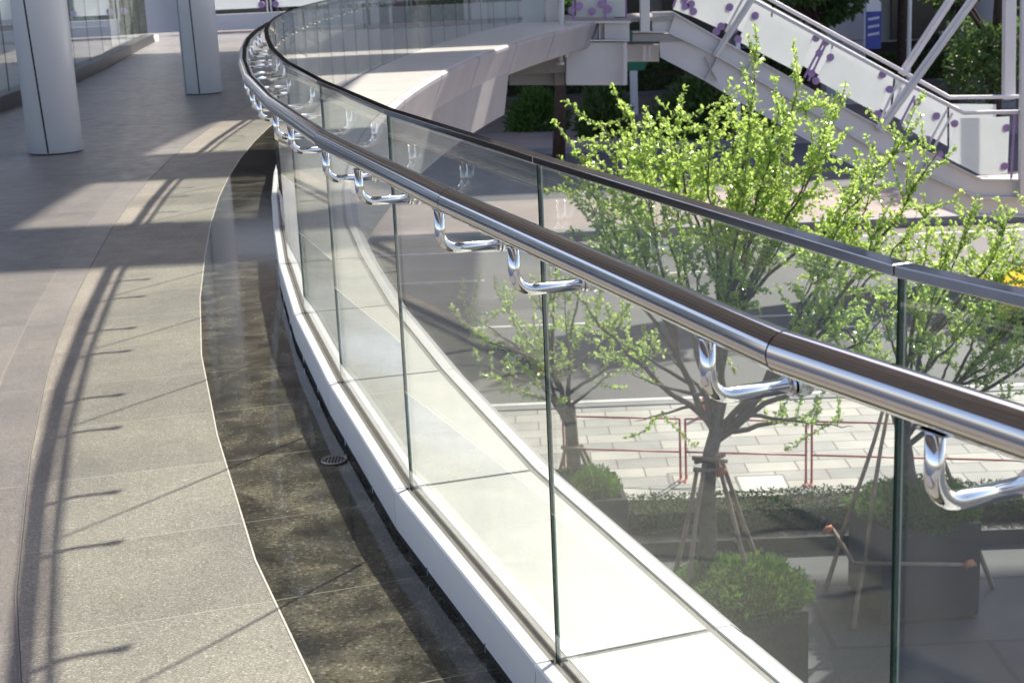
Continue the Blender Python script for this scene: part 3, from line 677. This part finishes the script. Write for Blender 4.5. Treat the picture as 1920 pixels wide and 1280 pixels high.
braces(t3base, [at(1060, 840, Y3-.1), at(1085, 838, Y3-.1), at(1090, 835, Y3+.1)], [gnd(1020, 985, STREET), gnd(1165, 1010, STREET), gnd(1150, 960, STREET)],
       'timber stakes holding the thin tree before the pavers', [(at(1052, 838, Y3-.1), at(1098, 842, Y3-.1))], [])

# ------------------------------------------------------------------ hedge
def hedge(name, label, y0, y1, h, x0, x1, n, m_='leaf_hedge', base=STREET+.22, rz=R(-1), ox=2.3, l=.06, seed=9):
    r = random.Random(seed); V = []; F = []
    for k in range(n):
        x = r.uniform(x0, x1); s = r.random(); top = h*(1+.08*noise.noise(Vector((x*1.7, seed, 0))))
        if s < .45: y = r.uniform(y0, y1); z = top*r.uniform(.93, 1.03); nv = Vector((0, 0, 1))
        elif s < .93: y = y0 + r.uniform(-.04, .08); z = r.uniform(.0, top); nv = Vector((0, -1, .2))
        else: y = y1 + r.uniform(-.08, .04); z = r.uniform(0, top); nv = Vector((0, 1, .2))
        d = (nv*.7+rv(r)).normalized(); add_leaf(V, F, Vector((x, y, z)), d, (nv+rv(r)).normalized(), l*r.uniform(.6, 1.4), l*.5)
    t = thing(name, label, 'hedge', (ox, 0, base), rz)
    foliage('foliage', V, F, M[m_], t)
    mb = MB(); mb.box(x0, x1, y0+.10, y1-.10, .03, h*.88); mb.build('branch_core', M['soil'], t); return t
hedge('hedge', 'low clipped dark green hedge along the edge of the pavers', 18.58, 19.3, .36, -8, 9, 30000, base=STREET+.12, l=.045)
hedge('hedge', 'long clipped hedge across the far road, behind the stair foot', 84.6, 86, 1.3, -10, 50, 14000, l=.22, seed=4, m_='leaf_deep', base=STREET+.15)

# ------------------------------------------------------------------ red barriers, bollards, manholes
pa = gnd(1280, 899, STREET+.13); pb = gnd(1515, 906, STREET+.13); dv = (pb-pa); bl = dv.length; bz = math.atan2(dv.y, dv.x)
hb = (at(1515, 790, pb.y).z - (STREET+.13))
def barrier(p0, ln, label):
    t = thing('red_barrier', label, 'barrier', p0, bz, group='thin red barriers on the pavers')
    mb = MB(); r = .014
    mb.tube([(.03, 0, hb), (ln-.03, 0, hb)], r, 8); mb.build('top_rail', M['red'], t, smooth=True)
    mb = MB(); mb.tube([(.03, 0, hb*.46), (ln-.03, 0, hb*.46)], r, 8); mb.build('lower_rail', M['red'], t, smooth=True)
    for x in (.03, ln-.03):
        mb = MB(); mb.tube([(x, 0, 0), (x, 0, hb)], .017, 8); mb.build('post', M['red'], t, smooth=True)
        mb = MB(); mb.bar((x, -.16, .012), (x, .16, .012), .03, .02); mb.build('foot', M['red'], t)
    return t
u = dv.normalized()
for k, lb in ((-1, 'red tube barrier on the pavers seen through the glass left of the tallest tree'), (0, 'red tube barrier standing right behind the tallest tree'), (1, 'red tube barrier between the tallest tree and the dark planter tree'), (2, 'red tube barrier at the right edge behind the planter tree')):
    barrier(pa + u*(bl*k+.02), bl-.02, lb)
def bollard(p, label):
    t = thing('lane_post', label, 'lane post', p, group='orange posts at the road edge')
    mb = MB(); mb.tube([(0, 0, .06), (0, 0, .72)], [.045, .038], 14); mb.disc((0, 0, .72), (0, 0, 1), .03, .02, 14); mb.build('post', M['orange'], t, smooth=True)
    mb = MB(); mb.tube([(0, 0, .46), (0, 0, .56)], .0425, 14, cap=False); mb.build('reflective_band', M['white'], t, smooth=True)
    mb = MB(); mb.tube([(0, 0, 0), (0, 0, .06)], [.12, .08], 16); mb.build('base', M['tyre'], t)
bollard(gnd(1322, 790, STREET), 'orange plastic post at the road edge behind the tallest tree trunk')
bollard(gnd(1013, 705, STREET), 'orange plastic post on the road, left of the middle glass joint')
for (x, y), lb, m_ in (((1430, 906), 'pale rectangular cover set in the pavers right of the tallest trunk', 'white'), ((1300, 900), 'framed paver cover beside the foot of the first barrier', 'kerb')):
    c = gnd(x, y, STREET+.13); t = thing('access_cover', lb, 'access cover', (c.x, c.y, STREET+.13), R(-1), group='access covers in the pavers')
    mb = MB(); w_, d_ = .36, .34
    for a in ((-w_, w_, -d_, -d_+.03), (-w_, w_, d_-.03, d_), (-w_, -w_+.03, -d_+.03, d_-.03), (w_-.03, w_, -d_+.03, d_-.03)): mb.box(*a, .001, .008)
    mb.build('frame', M['kerb'], t); mb = MB(); mb.box(-w_+.035, w_-.035, -d_+.035, d_-.035, .001, .006); mb.build('lid', M['arris'] if m_ == 'white' else M['paving'], t)
# white litter box on the kerb by the hedge
c = gnd(1392, 1035, STREET); t = thing('junction_box', 'small white electrical box against the bed kerb', 'electrical box', (c.x, c.y, STREET))
mb = MB(); mb.box(-.09, .09, -.05, .05, .02, .17); mb.build('case', M['white'], t, bevel=.01); mb = MB(); mb.box(-.1, .1, -.055, .055, .17, .19); mb.build('lid', M['white'], t)

# ------------------------------------------------------------------ yellow taxi
def car(loc, rz, paint, label, name='yellow_taxi', cat='car'):
    t = thing(name, label, cat, loc, rz)
    # side profile x (length), z
    prof = [(-2.2, .35), (-2.25, .62), (-2.1, .88), (-1.45, .98), (-.95, 1.38), (-.4, 1.47), (.5, 1.45), (1.25, 1.0), (1.75, .93), (2.2, .78), (2.25, .5), (2.15, .3)]
    mb = MB(); n = len(prof); secs = [(-.86, .97), (-.80, 1.0), (.80, 1.0), (.86, .97)]
    for y, s in secs:
        for x, z in prof:
            yy = y*(1-.22*max(0, (z-.95))/.5); mb.v.append((x*s, yy, z if s == 1 else .3+(z-.3)*.97))
    for k in range(3):
        for j in range(n):
            l = (j+1) % n; mb.f.append((k*n+j, k*n+l, (k+1)*n+l, (k+1)*n+j))
    mb.f.append(tuple(range(n))[::-1]); mb.f.append(tuple(range(3*n, 4*n))); mb.build('body', paint, t, bevel=.03)
    for s in (-1, 1):
        for x0, x1, tx0, tx1 in ((-1.2, -.25, -.85, -.25), (-.15, .95, -.15, .5)):
            mb = MB(); mb.prism([(x0, s*.862, 1.0), (x1, s*.862, 1.0), (tx1, s*.70, 1.38), (tx0, s*.70, 1.38)], Vector((0, s*.006, .003))); mb.build('side_window', M['carglass'], t)
        for x in (-1.35, 1.35):
            mb = MB(); mb.tube([(x, s*.66, .32), (x, s*.89, .32)], .32, 24); w_ = mb.build('wheel', M['tyre'], t); mb = MB(); mb.tube([(x, s*.89, .32), (x, s*.90, .32)], .19, 20); mb.build('rim', M['steel'], w_)
        mb = MB(); mb.box(2.16, 2.24, s*.55-.18, s*.55+.18, .6, .74); mb.build('headlight', M['white'], t)
        mb = MB(); mb.box(-2.27, -2.18, s*.6-.15, s*.6+.15, .66, .82); mb.build('tail_light', M['red'], t)
    for xs in (((.62, 1.46), (1.28, 1.03)), ((-1.02, 1.37), (-1.42, 1.03))):
        (xa, za), (xb, zb) = xs; e_ = .02*(1 if xa > 0 else -1)
        mb = MB(); mb.prism([(xa+e_, -.62, za), (xa+e_, .62, za), (xb+e_, .72, zb), (xb+e_, -.72, zb)], Vector((.004, 0, .006))); mb.build('windscreen' if xa > 0 else 'rear_window', M['carglass'], t)
    mb = MB(); mb.box(-.1, .1, -.25, .25, 1.47, 1.60); mb.build('roof_sign', M['white'], t, bevel=.02)
    return t
c = gnd(1905, 600, STREET); car((c.x+1.5, c.y-.3, STREET), R(178), M['yellow'], 'yellow taxi on the road partly hidden by leaves at the right edge')

# ------------------------------------------------------------------ steel staircase beyond
YS = 33.0
st = thing('steel_staircase', 'pale grey steel stair with frosted glass sides descending right from the walkway', 'staircase', (0, 0, 0))
def web(pts, Y, thick, name='stringer', m_='paint'):
    mb = MB(); mb.prism([at(x, y, Y) for x, y in pts], Vector((0, thick, 0))); return mb.build(name, M[m_], st)
def flange(pts, Y, w_, t_=.03, name='flange', m_='paint', parent=None):
    q = [at(x, y, Y) for x, y in pts]
    mb = MB()
    for a, b in zip(q, q[1:]):
        d = (b-a).normalized(); nn = Vector((-d.z, 0, d.x)); nn = nn if nn.z > 0 else -nn
        mb.hexa([a, b, b+nn*t_, a+nn*t_], [v+Vector((0, w_, 0)) for v in (a, b, b+nn*t_, a+nn*t_)])
        o = mb.build(name, M[m_], parent or st); mb = MB()
    return o
top_e = [(1223, 26), (1262, 25), (1348, 74), (1490, 153), (1650, 240), (1757, 296), (1840, 338), (1960, 339)]
mid_e = [(1186, 62), (1252, 62), (1340, 104), (1487, 190), (1633, 277), (1727, 325), (1830, 371), (1960, 373)]
low_e = [(1236, 80), (1238, 108), (1322, 152), (1387, 192), (1533, 274), (1607, 315), (1737, 382), (1800, 405), (1960, 408)]
for dY, nm in ((0, 'stringer'), (1.6, 'stringer')):
    web(top_e + mid_e[::-1][:-1] + [(1223, 60)], YS+dY, .02, nm)
    web([(1236, 64), (1252, 64)] + mid_e[2:] + low_e[::-1][:-1], YS+dY+.03, .02, 'lower_stringer')
    flange(top_e, YS+dY-.09, .20); flange(mid_e, YS+dY-.12, .26); flange(low_e[1:], YS+dY-.09, .20)
    for x, y0, y1, x2 in ((1266, 28, 62, 1253), (1345, 152, 108, 1322), (1412, 113, 148, 1392), (1740, 300, 330, 1725), (1347, 106, 150, 1322)):
        mb = MB(); mb.bar(at(x, y0, YS+dY-.05), at(x2, y1, YS+dY-.05), .012, .14, Vector((0, 1, 0))); mb.build('stiffener', M['paint'], st)
# treads between the stringers
q0, q1 = at(1290, 60, YS), at(1830, 350, YS); ntr = 20
for k in range(ntr):
    a = q0.lerp(q1, (k+.5)/ntr); mb = MB(); mb.box(a.x-.16, a.x+.16, YS+.05, YS+1.58, a.z-.03, a.z+.01); mb.build('tread', M['paint_dark'], st)
a = at(1840, 350, YS); mb = MB(); mb.box(a.x, a.x+3.0, YS+.05, YS+1.58, a.z-.05, a.z); mb.build('lower_landing', M['paint_dark'], st)
a, b = at(1050, 42, YS), at(1262, 42, YS); mb = MB(); mb.box(a.x, b.x, YS-.1, YS+2.5, a.z-.06, a.z+.02); mb.build('upper_landing', M['paint_dark'], st)
# big box beam under the landing
web([(1062, 80), (1176, 80), (1176, 160), (1062, 160)], YS-.35, .5, 'box_beam')
web([(1062, 44), (1180, 44), (1180, 76), (1062, 76)], YS-.2, .1, 'beam_web')
flange([(1060, 44), (1183, 44)], YS-.45, .7, .04); flange([(1060, 78), (1180, 78)], YS-.5, .8, .03)
for x in (1124, 1134):
    mb = MB(); mb.bar(at(x, 46, YS-.3), at(x, 76, YS-.3), .02, .2, Vector((0, 1, 0))); mb.build('stiffener', M['paint'], st)
mb = MB(); mb.bar(at(1169, 80, YS-.5), at(1169, 160, YS-.5), .02, .14, Vector((0, 1, 0))); mb.build('stiffener', M['paint'], st)
web([(955, 108), (1050, 108), (1050, 160), (955, 160)], YS+.6, .3, 'cross_beam', 'paint_dark')
web([(1176, 84), (1236, 84), (1236, 116), (1176, 116)], YS+.8, .3, 'cross_beam')
web([(1040, 40), (1058, 40), (1058, 160), (1040, 160)], YS+.4, .3, 'end_plate', 'paint_dark')
web([(1186, 64), (1262, 64), (1285, 78), (1186, 78)], YS-.05, .4, 'bracket_beam', 'paint_dark')
for x in (1208, 1218):
    mb = MB(); mb.bar(at(x, 86, YS+.3), at(x, 114, YS+.3), .06, .06); mb.build('stub_post', M['paint'], st)
# downpipe
mb = MB(); mb.tube([at(1053, -60, YS-.7), at(1053, 30, YS-.7), at(1050, 118, YS-.7)], .055, 10); mb.tube([at(1050, 116, YS-.7), at(1050, 122, YS-.7)], .09, 10); mb.build('downpipe', M['paint'], st, smooth=True)
mb = MB(); mb.tube([at(1074, 60, YS-.75), at(1066, 68, YS-.75), at(1063, 82, YS-.75), at(1062, 108, YS-.75)], .035, 8); mb.build('conduit', M['white'], st, smooth=True)
# hanger posts
for p0, p1, w_, dY in (((1422, -20), (1340, 106), .13, -.16), ((1838, -20), (1648, 244), .17, -.16), ((1795, -20), (1690, 140), .17, 1.95)):
    mb = MB(); a, b = at(*p0, YS+dY), at(*p1, YS+dY); mb.bar(a, b, w_, .12, Vector((0, 1, 0))); mb.bar(a, b, w_*.35, .2, Vector((0, 1, 0))); mb.build('hanger', M['paint'], st, bevel=.012)
for x0, x1, y1, w_, dY in ((1208, 1209, 60, .2, -.2), (1893, 1891, 186, .25, 2.1), (1922, 1917, 372, .16, -.2)):
    mb = MB(); mb.bar(at(x0, -40, YS+dY), at(x1, y1, YS+dY), w_, w_); mb.build('post', M['paint'], st, bevel=.015)
# handrails
for pts, dY in (([(1200, -118), (1413, 1), (1703, 158), (1807, 212), (1960, 209)], -.12), ([(1200, -138), (1447, 1), (1683, 129), (1780, 183), (1960, 181)], 1.75)):
    mb = MB(); mb.tube([at(x, y, YS+dY) for x, y in pts], .045, 12); mb.build('handrail', M['paint'], st, smooth=True)
# frosted panels
pan = [[(1412, 14), (1524, 74), (1500, 138), (1384, 78)], [(1560, 92), (1668, 152), (1646, 214), (1530, 150)], [(1718, 186), (1768, 212), (1738, 262), (1690, 236)],
       [(1795, 222), (1893, 219), (1889, 326), (1838, 328), (1775, 296)], [(1278, -60), (1385, -2), (1352, 56), (1304, 34), (1262, 18)], [(1080, -60), (1172, -60), (1172, 32), (1080, 32)]]
for q in pan:
    mb = MB(); mb.prism([at(x, y, YS-.02) for x, y in q], Vector((0, .012, 0))); mb.build('frosted_panel', M['frost'], st)
for q in [[(1300, -70), (1447, 12), (1440, 88), (1290, 4)], [(1450, 14), (1560, 74), (1553, 150), (1443, 90)], [(1563, 76), (1676, 138), (1668, 214), (1556, 152)], [(1680, 140), (1776, 192), (1776, 274), (1672, 216)], [(1780, 195), (1868, 196), (1866, 300), (1780, 276)]]:
    mb = MB(); mb.prism([at(x, y, YS+1.72) for x, y in q], Vector((0, .012, 0))); mb.build('frosted_panel', M['frost'], st)
for (a, b, cl) in (((1549, 82), (1516, 152), 1), ((1543, 80), (1508, 146), 1), ((1680, 160), (1650, 226), 1), ((1690, 165), (1660, 232), 1), ((1715, 180), (1688, 232), 1), ((1776, 206), (1742, 268), 1), ((1786, 212), (1752, 276), 1), ((1903, 210), (1896, 335), 1), ((1402, 2), (1368, 66), 1), ((1394, -4), (1360, 60), 1), ((1285, -50), (1262, 14), 1), ((1075, -40), (1075, 38), 1), ((1135, -40), (1135, 38), 1)):
    mb = MB(); mb.bar(at(*a, YS-.06), at(*b, YS-.06), .05, .02, Vector((0, 1, 0))); mb.build('baluster', M['purple'] if a[0] % 2 else M['paint'], st)
for x, y in ((1536, 100), (1557, 108), (1522, 138), (1530, 152), (1548, 80), (1530, 72), (1668, 168), (1646, 214), (1655, 140), (1720, 192), (1756, 218), (1790, 232), (1738, 262), (1762, 290), (1888, 240), (1884, 312), (1416, 30), (1384, 74), (1376, 56), (1352, 50), (1343, 60), (1368, 14), (1296, 8), (1284, -2), (1300, 22), (1285, 12), (1072, 20), (1086, 12), (1110, 22), (1140, 18), (1128, 8)):
    a = at(x, y, YS-.08); mb = MB(); mb.tube([a, a+Vector((0, .13, 0))], [.085, .06], 10); mb.build('clamp', M['purple'], st)
for x in (1158, 1168):
    mb = MB(); mb.bar(at(x, -40, YS+.3), at(x, 38, YS+.3), .16, .04, Vector((0, 1, 0))); mb.build('fin', M['purple'], st)

# glazed end pier where the railing stops
en = P(N-1, 0, 0); t = thing('end_pier', 'pale clad pier where the railing meets the stair landing', 'pier', (en.x, en.y, ZF))
mb = MB(); mb.box(.08, .55, -.1, .3, 0, 3.2); mb.build('cladding', M['frost'], t); mb = MB(); mb.box(.58, .88, -.1, .3, 0, 3.2); mb.build('post', M['paint'], t, bevel=.02)
mb = MB(); mb.box(-.1, 1.6, .45, .6, -.9, .16); mb.build('edge_beam', M['paint'], t)

# ------------------------------------------------------------------ far end barrier with frosted panels, and a second bridge at the left
def frosted_rail(name, label, p0, p1, z, n, hh=1.15, bright='frost'):
    p0 = Vector(p0); p1 = Vector(p1); t = thing(name, label, 'railing', (p0.x, p0.y, z), math.atan2(p1.y-p0.y, p1.x-p0.x)); L_ = (p1-p0).length
    mb = MB(); mb.box(0, L_, -.15, .15, -.25, .14); mb.build('edge_beam', M['paint'], t)
    mb = MB(); mb.tube([(0, 0, hh), (L_, 0, hh)], .04, 10); mb.build('handrail', M['paint'], t, smooth=True)
    for k in range(n):
        a = L_*k/n; b = L_*(k+1)/n
        mb = MB(); mb.box(a+.2, b-.2, -.01, .01, .26, hh-.12); mb.build('frosted_panel', M[bright], t)
        for x in (a+.08, a-.02):
            mb = MB(); mb.bar((x, -.04, .14), (x, -.04, hh), .04, .04); mb.build('baluster', M['paint'], t)
        for x in (a-.16, a+.2):
            for z_ in (.34, hh-.3):
                mb = MB(); mb.tube([(x, -.07, z_), (x, .06, z_)], .08, 12); mb.build('clamp', M['purple'], t)
    return t
frosted_rail('end_railing', 'frosted glass railing with purple clamps closing the far end of the walkway', (-7.6, 39.5), (1.3, 39.5), ZF+.3, 5)
frosted_rail('bridge_railing', 'frosted railing of a second bridge beyond the left parapet', (-14, 29.5), (-7.9, 31.5), .25, 4)
b2 = thing('second_bridge', 'white bridge deck beyond the left parapet', 'bridge'); mb = MB(); mb.box(-16, -7.9, 31, 36, -1.6, .0); mb.build('deck', M['facade_pale'], b2)
mb = MB(); mb.box(-13, -7.95, 27.5, 27.8, -1.5, -.15); mb.build('lower_beam', M['white'], b2)
for x in (-12, -10.4, -8.9):
    mb = MB(); mb.box(x-.15, x+.15, 28.6, 28.9, -6.2, 0); mb.build('pier', M['paint_dark'], b2)
fb = thing('white_office_block', 'white building rising beyond the left parapet', 'building'); mb = MB(); mb.box(-60, -13, 52, 70, STREET, 12); mb.build('wall', M['facade_pale'], fb)
for k in range(5):
    for j in range(4):
        mb = MB(); mb.box(-58+k*9, -52+k*9, 51.9, 52.02, -4.6+j*4, -2.4+j*4); mb.build('window', M['carglass'], fb)

# ------------------------------------------------------------------ background
def bg_tree(label, base, h, rx, n, l, seed, cm='leaf_deep', trunk=.2, tm='bark_dark', low=.35, lean=0):
    t = thing('street_tree', label, 'tree', base, group='street trees far below'); r = random.Random(seed); V = []; F = []
    mb = MB(); mb.tube([(0, 0, 0), (lean*.3, 0, h*.3), (lean*.6, 0, h*.6), (lean, 0, h*.85)], [trunk*1.15, trunk, trunk*.75, trunk*.3], 10)
    cl = []
    for k in range(16):
        v = rv(r); c = Vector((lean+v.x*rx*.75, v.y*rx*.75, h*(low+(1-low)*.5) + v.z*h*(1-low)*.42)); cl.append((c, rx*r.uniform(.28, .48)))
        mb.tube([(lean*.5, 0, h*.45), tuple(c*.6+Vector((0, 0, h*.2))), tuple(c)], [trunk*.4, trunk*.25, .02], 6)
    for k in range(n):
        c, s = cl[r.randrange(len(cl))]; v = rv(r)*s*r.uniform(.5, 1.1)**.6; v.z *= .75
        add_leaf(V, F, c+v, (v.normalized()+rv(r)*.9).normalized(), (rv(r)+Vector((0, 0, .8))).normalized(), l*r.uniform(.6, 1.3), l*.6)
    mb.build('trunk', M[tm], t, smooth=True); foliage('crown', V, F, M[cm], t); return t
b4 = gnd(1048, 305, STREET); bg_tree('dark trunked leaning tree on the median under the stair landing', (b4.x, b4.y, STREET+.16), 7, 1.9, 2600, .28, 1, 'leaf_bush', .22, low=.55, lean=.4)
def bush_thing(label, base, rx, ry, rz, n, l, m_, seed):
    t = thing('roadside_shrub', label, 'shrub', base, group='shrubs across the road'); bush(t, (0, 0, 0), rx, ry, rz, n, l, m_, seed)
    bush(t, (0, 0, 0), rx*.75, ry*.75, rz*.75, n//2, l, m_, seed+1)
g = gnd(1010, 250, STREET); bush_thing('pale green shrub left of the dark leaning trunk', (g.x, g.y, STREET+.1), 1.3, 1.0, 1.8, 1500, .26, 'leaf_bush', 21)
g = gnd(1135, 262, STREET); bush_thing('drooping dark shrub right of the dark leaning trunk', (g.x, g.y, STREET+.1), 1.1, 1.0, 2.2, 1700, .26, 'leaf_deep', 22)
g = gnd(1335, 262, STREET); bush_thing('broad dark shrub under the stair stringer', (g.x, g.y, STREET+.1), 2.4, 1.6, 2.6, 4200, .26, 'leaf_deep', 23)
g = gnd(1190, 215, STREET); t = thing('green_sign', 'dark green tapering sign on a short post below the stair landing', 'sign', (g.x, g.y, STREET))
mb = MB(); mb.prism([(-.9, 0, 2.6), (-1.15, 0, 4.0), (1.15, 0, 4.0), (.75, 0, 2.6), (.5, 0, 2.1), (-.5, 0, 2.1)], Vector((0, .3, 0))); mb.build('panel', M['green'], t); mb = MB(); mb.box(-.18, .18, .02, .28, 0, 2.1); mb.build('post', M['paint'], t)
mb = MB(); mb.box(-.85, .85, -.02, -.002, 3.3, 3.45); mb.box(-.7, .6, -.02, -.002, 2.95, 3.05); mb.build('stripe', M['facade_dark'], t)
g = gnd(1385, 292, STREET); t = thing('street_pole', 'thin pale pole beneath the stair stringer', 'pole', (g.x, g.y, STREET)); mb = MB(); mb.tube([(0, 0, 0), (0, 0, 4.2)], .09, 10); mb.build('shaft', M['paint'], t, smooth=True); mb = MB(); mb.tube([(0, 0, 0), (0, 0, .12)], .2, 12); mb.build('base', M['paint_dark'], t)

# buildings at the top right
bd = thing('grey_building', 'pale grey building with dark shopfronts across the road at the top right', 'building')
mb = MB(); mb.box(-30, 90, 118, 140, STREET, 48); mb.build('wall', M['facade'], bd)
for k in range(20):
    mb = MB(); x = -28+k*5.8; mb.box(x, x+4.6, 117.6, 117.99, STREET+.3, STREET+4.2); mb.build('shopfront', M['facade_dark'], bd)
    for j in range(11):
        mb = MB(); mb.box(x+.4, x+4.2, 117.8, 117.99, STREET+6+j*4, STREET+8.2+j*4); mb.build('window', M['carglass'], bd)
    mb = MB(); mb.box(x-.2, x+4.8, 116.6, 117.97, STREET+4.4, STREET+4.8); mb.build('awning', M['purple'] if k % 3 == 0 else M['paint'], bd)
def big_col(px, py, w_, label, m_='facade', Y=None):
    g = gnd(px, py, STREET) if Y is None else Vector((at(px, 0, Y).x, Y, STREET)); t = thing('concrete_pier', label, 'pier', (g.x, g.y, STREET), group='viaduct piers across the road')
    mb = MB(); mb.tube([(0, 0, .3), (0, 0, 15)], w_, 32); mb.build('shaft', M[m_], t, smooth=True); mb = MB(); mb.tube([(0, 0, 0), (0, 0, .3)], w_*1.25, 24); mb.build('base', M['kerb'], t)
big_col(1858, 0, 1.0, 'thick round grey pier near the right edge beyond the stair', Y=70)
bl_ = at(1590, 0, 74); t = thing('pale_kiosk', 'pale grey block with a white logo panel behind the blue banner', 'kiosk', (bl_.x, 74, STREET)); mb = MB(); mb.box(-1.0, .9, 0, 2, 0, 8); mb.build('wall', M['facade'], t); mb = MB(); mb.box(-1.02, .92, -.02, 2.02, 3.0, 3.06); mb.build('seam', M['kerb'], t)
bn = at(1638, 50, 72.5); t = thing('blue_banner', 'upright blue banner with white lettering beside the pale kiosk', 'banner', (bn.x, 72.5, STREET))
zt, zb = at(1638, 22, 72.5).z-STREET, at(1638, 92, 72.5).z-STREET
mb = MB(); mb.box(-.36, .36, -.02, .02, zb, zt); mb.build('cloth', M['blue'], t)
mb = MB(); mb.tube([(-.42, .03, 0), (-.42, .03, zt+1.4)], .035, 8); mb.build('pole', M['paint'], t, smooth=True)
mb = MB(); mb.prism([(-.34, 0, zt), (.34, 0, zt), (.34, 0, zt+.4), (0, 0, zt+.72), (-.34, 0, zt+.4)], Vector((0, .03, 0))); mb.build('logo_panel', M['white'], t)
mb = MB()
for k in range(3):
    z_ = zt-.35-k*.36
    for j in range(6): mb.box(-.26+j*.09, -.20+j*.09, -.028, -.021, z_-.06+j*.012, z_+.06+j*.012)
mb.build('lettering', M['white'], t)
for px, Y_, h, rx, n, l, sd_, lb in ((1530, 64, 9.5, 2.6, 6000, .26, 31, 'dark leafy tree above the stair rail, left of the pale kiosk'), (1690, 80, 10.5, 2.4, 5000, .3, 32, 'tree between the blue banner and the hanger posts'), (1870, 52, 8.2, 2.6, 6500, .2, 33, 'tree with spreading branches by the thick pier at right'), (1790, 62, 9.5, 1.8, 2600, .25, 34, 'brown trunked tree behind the paired hanger posts')):
    b_ = at(px, 60, Y_); bg_tree(lb, (b_.x, Y_, STREET+.1), h, rx, n, l, sd_, low=.45 if sd_ != 33 else .3, trunk=.22)
lpz = at(1706, 0, 66); t = thing('street_lamp', 'slim white lamp pole right of the blue banner', 'street lamp', (lpz.x, 66, STREET)); mb = MB(); mb.tube([(0, 0, 0), (0, 0, 9)], [.11, .07], 10); mb.build('shaft', M['white'], t, smooth=True); mb = MB(); mb.tube([(0, 0, 9), (.5, 0, 9.3), (1.4, 0, 9.35)], .05, 8); mb.build('arm', M['white'], t, smooth=True); mb = MB(); mb.box(1.2, 1.9, -.14, .14, 9.27, 9.4); mb.build('lamp_head', M['paint'], t, bevel=.03)
for px, py, lb, m_, rz in ((1700, 96, 'dark parked car between the banner and the hanger posts', 'facade_dark', 90), (1860, 92, 'silver parked car behind the thick pier at right', 'paint', 176)):
    g = gnd(px, py, STREET) ; car((g.x, min(g.y, 100), STREET+.18), R(rz), M[m_], lb, 'parked_car')
vd = thing('shade_viaduct', 'unseen concrete viaduct deck added above the round pier to shade the far road', 'viaduct')
mb = MB(); mb.box(-60, 120, 66, 124, 8.6, 10.2); mb.build('deck', M['facade'], vd)  # overhead deck added to put the far street in shade
mb = MB(); mb.box(-60, 120, 65.4, 65.99, 9.2, 11.4); mb.build('parapet', M['facade_pale'], vd)
sd2 = thing('plaza_shade_slab', 'unseen grey slab added beyond the right edge to shade the plaza', 'canopy'); mb = MB(); mb.box(12.2, 24, 18, 30, 8, 8.3); mb.build('roof', M['facade'], sd2)  # slab and its posts are added out of view to cast shade
for x, y in ((17, 20), (23, 20), (17, 30), (23, 30)):
    mb = MB(); mb.tube([(x, y, STREET), (x, y, 8)], .2, 16); mb.build('post', M['paint'], sd2)
# trees and posts beyond the bend, seen through the layered glass
for px, Y_, h, rx, n, l, sd_, lb in ((640, 75, 9.5, 3, 3500, .4, 41, 'tree seen through the glass above the bend of the railing'), (860, 82, 10, 3, 3500, .4, 42, 'tree behind the far walkway, left of the stair landing'), (770, 95, 11, 3, 3000, .45, 43, 'farthest tree seen through the railing glass')):
    b_ = at(px, 20, Y_); bg_tree(lb, (b_.x, Y_, STREET+.1), h, rx, n, l, sd_, low=.4, trunk=.25)
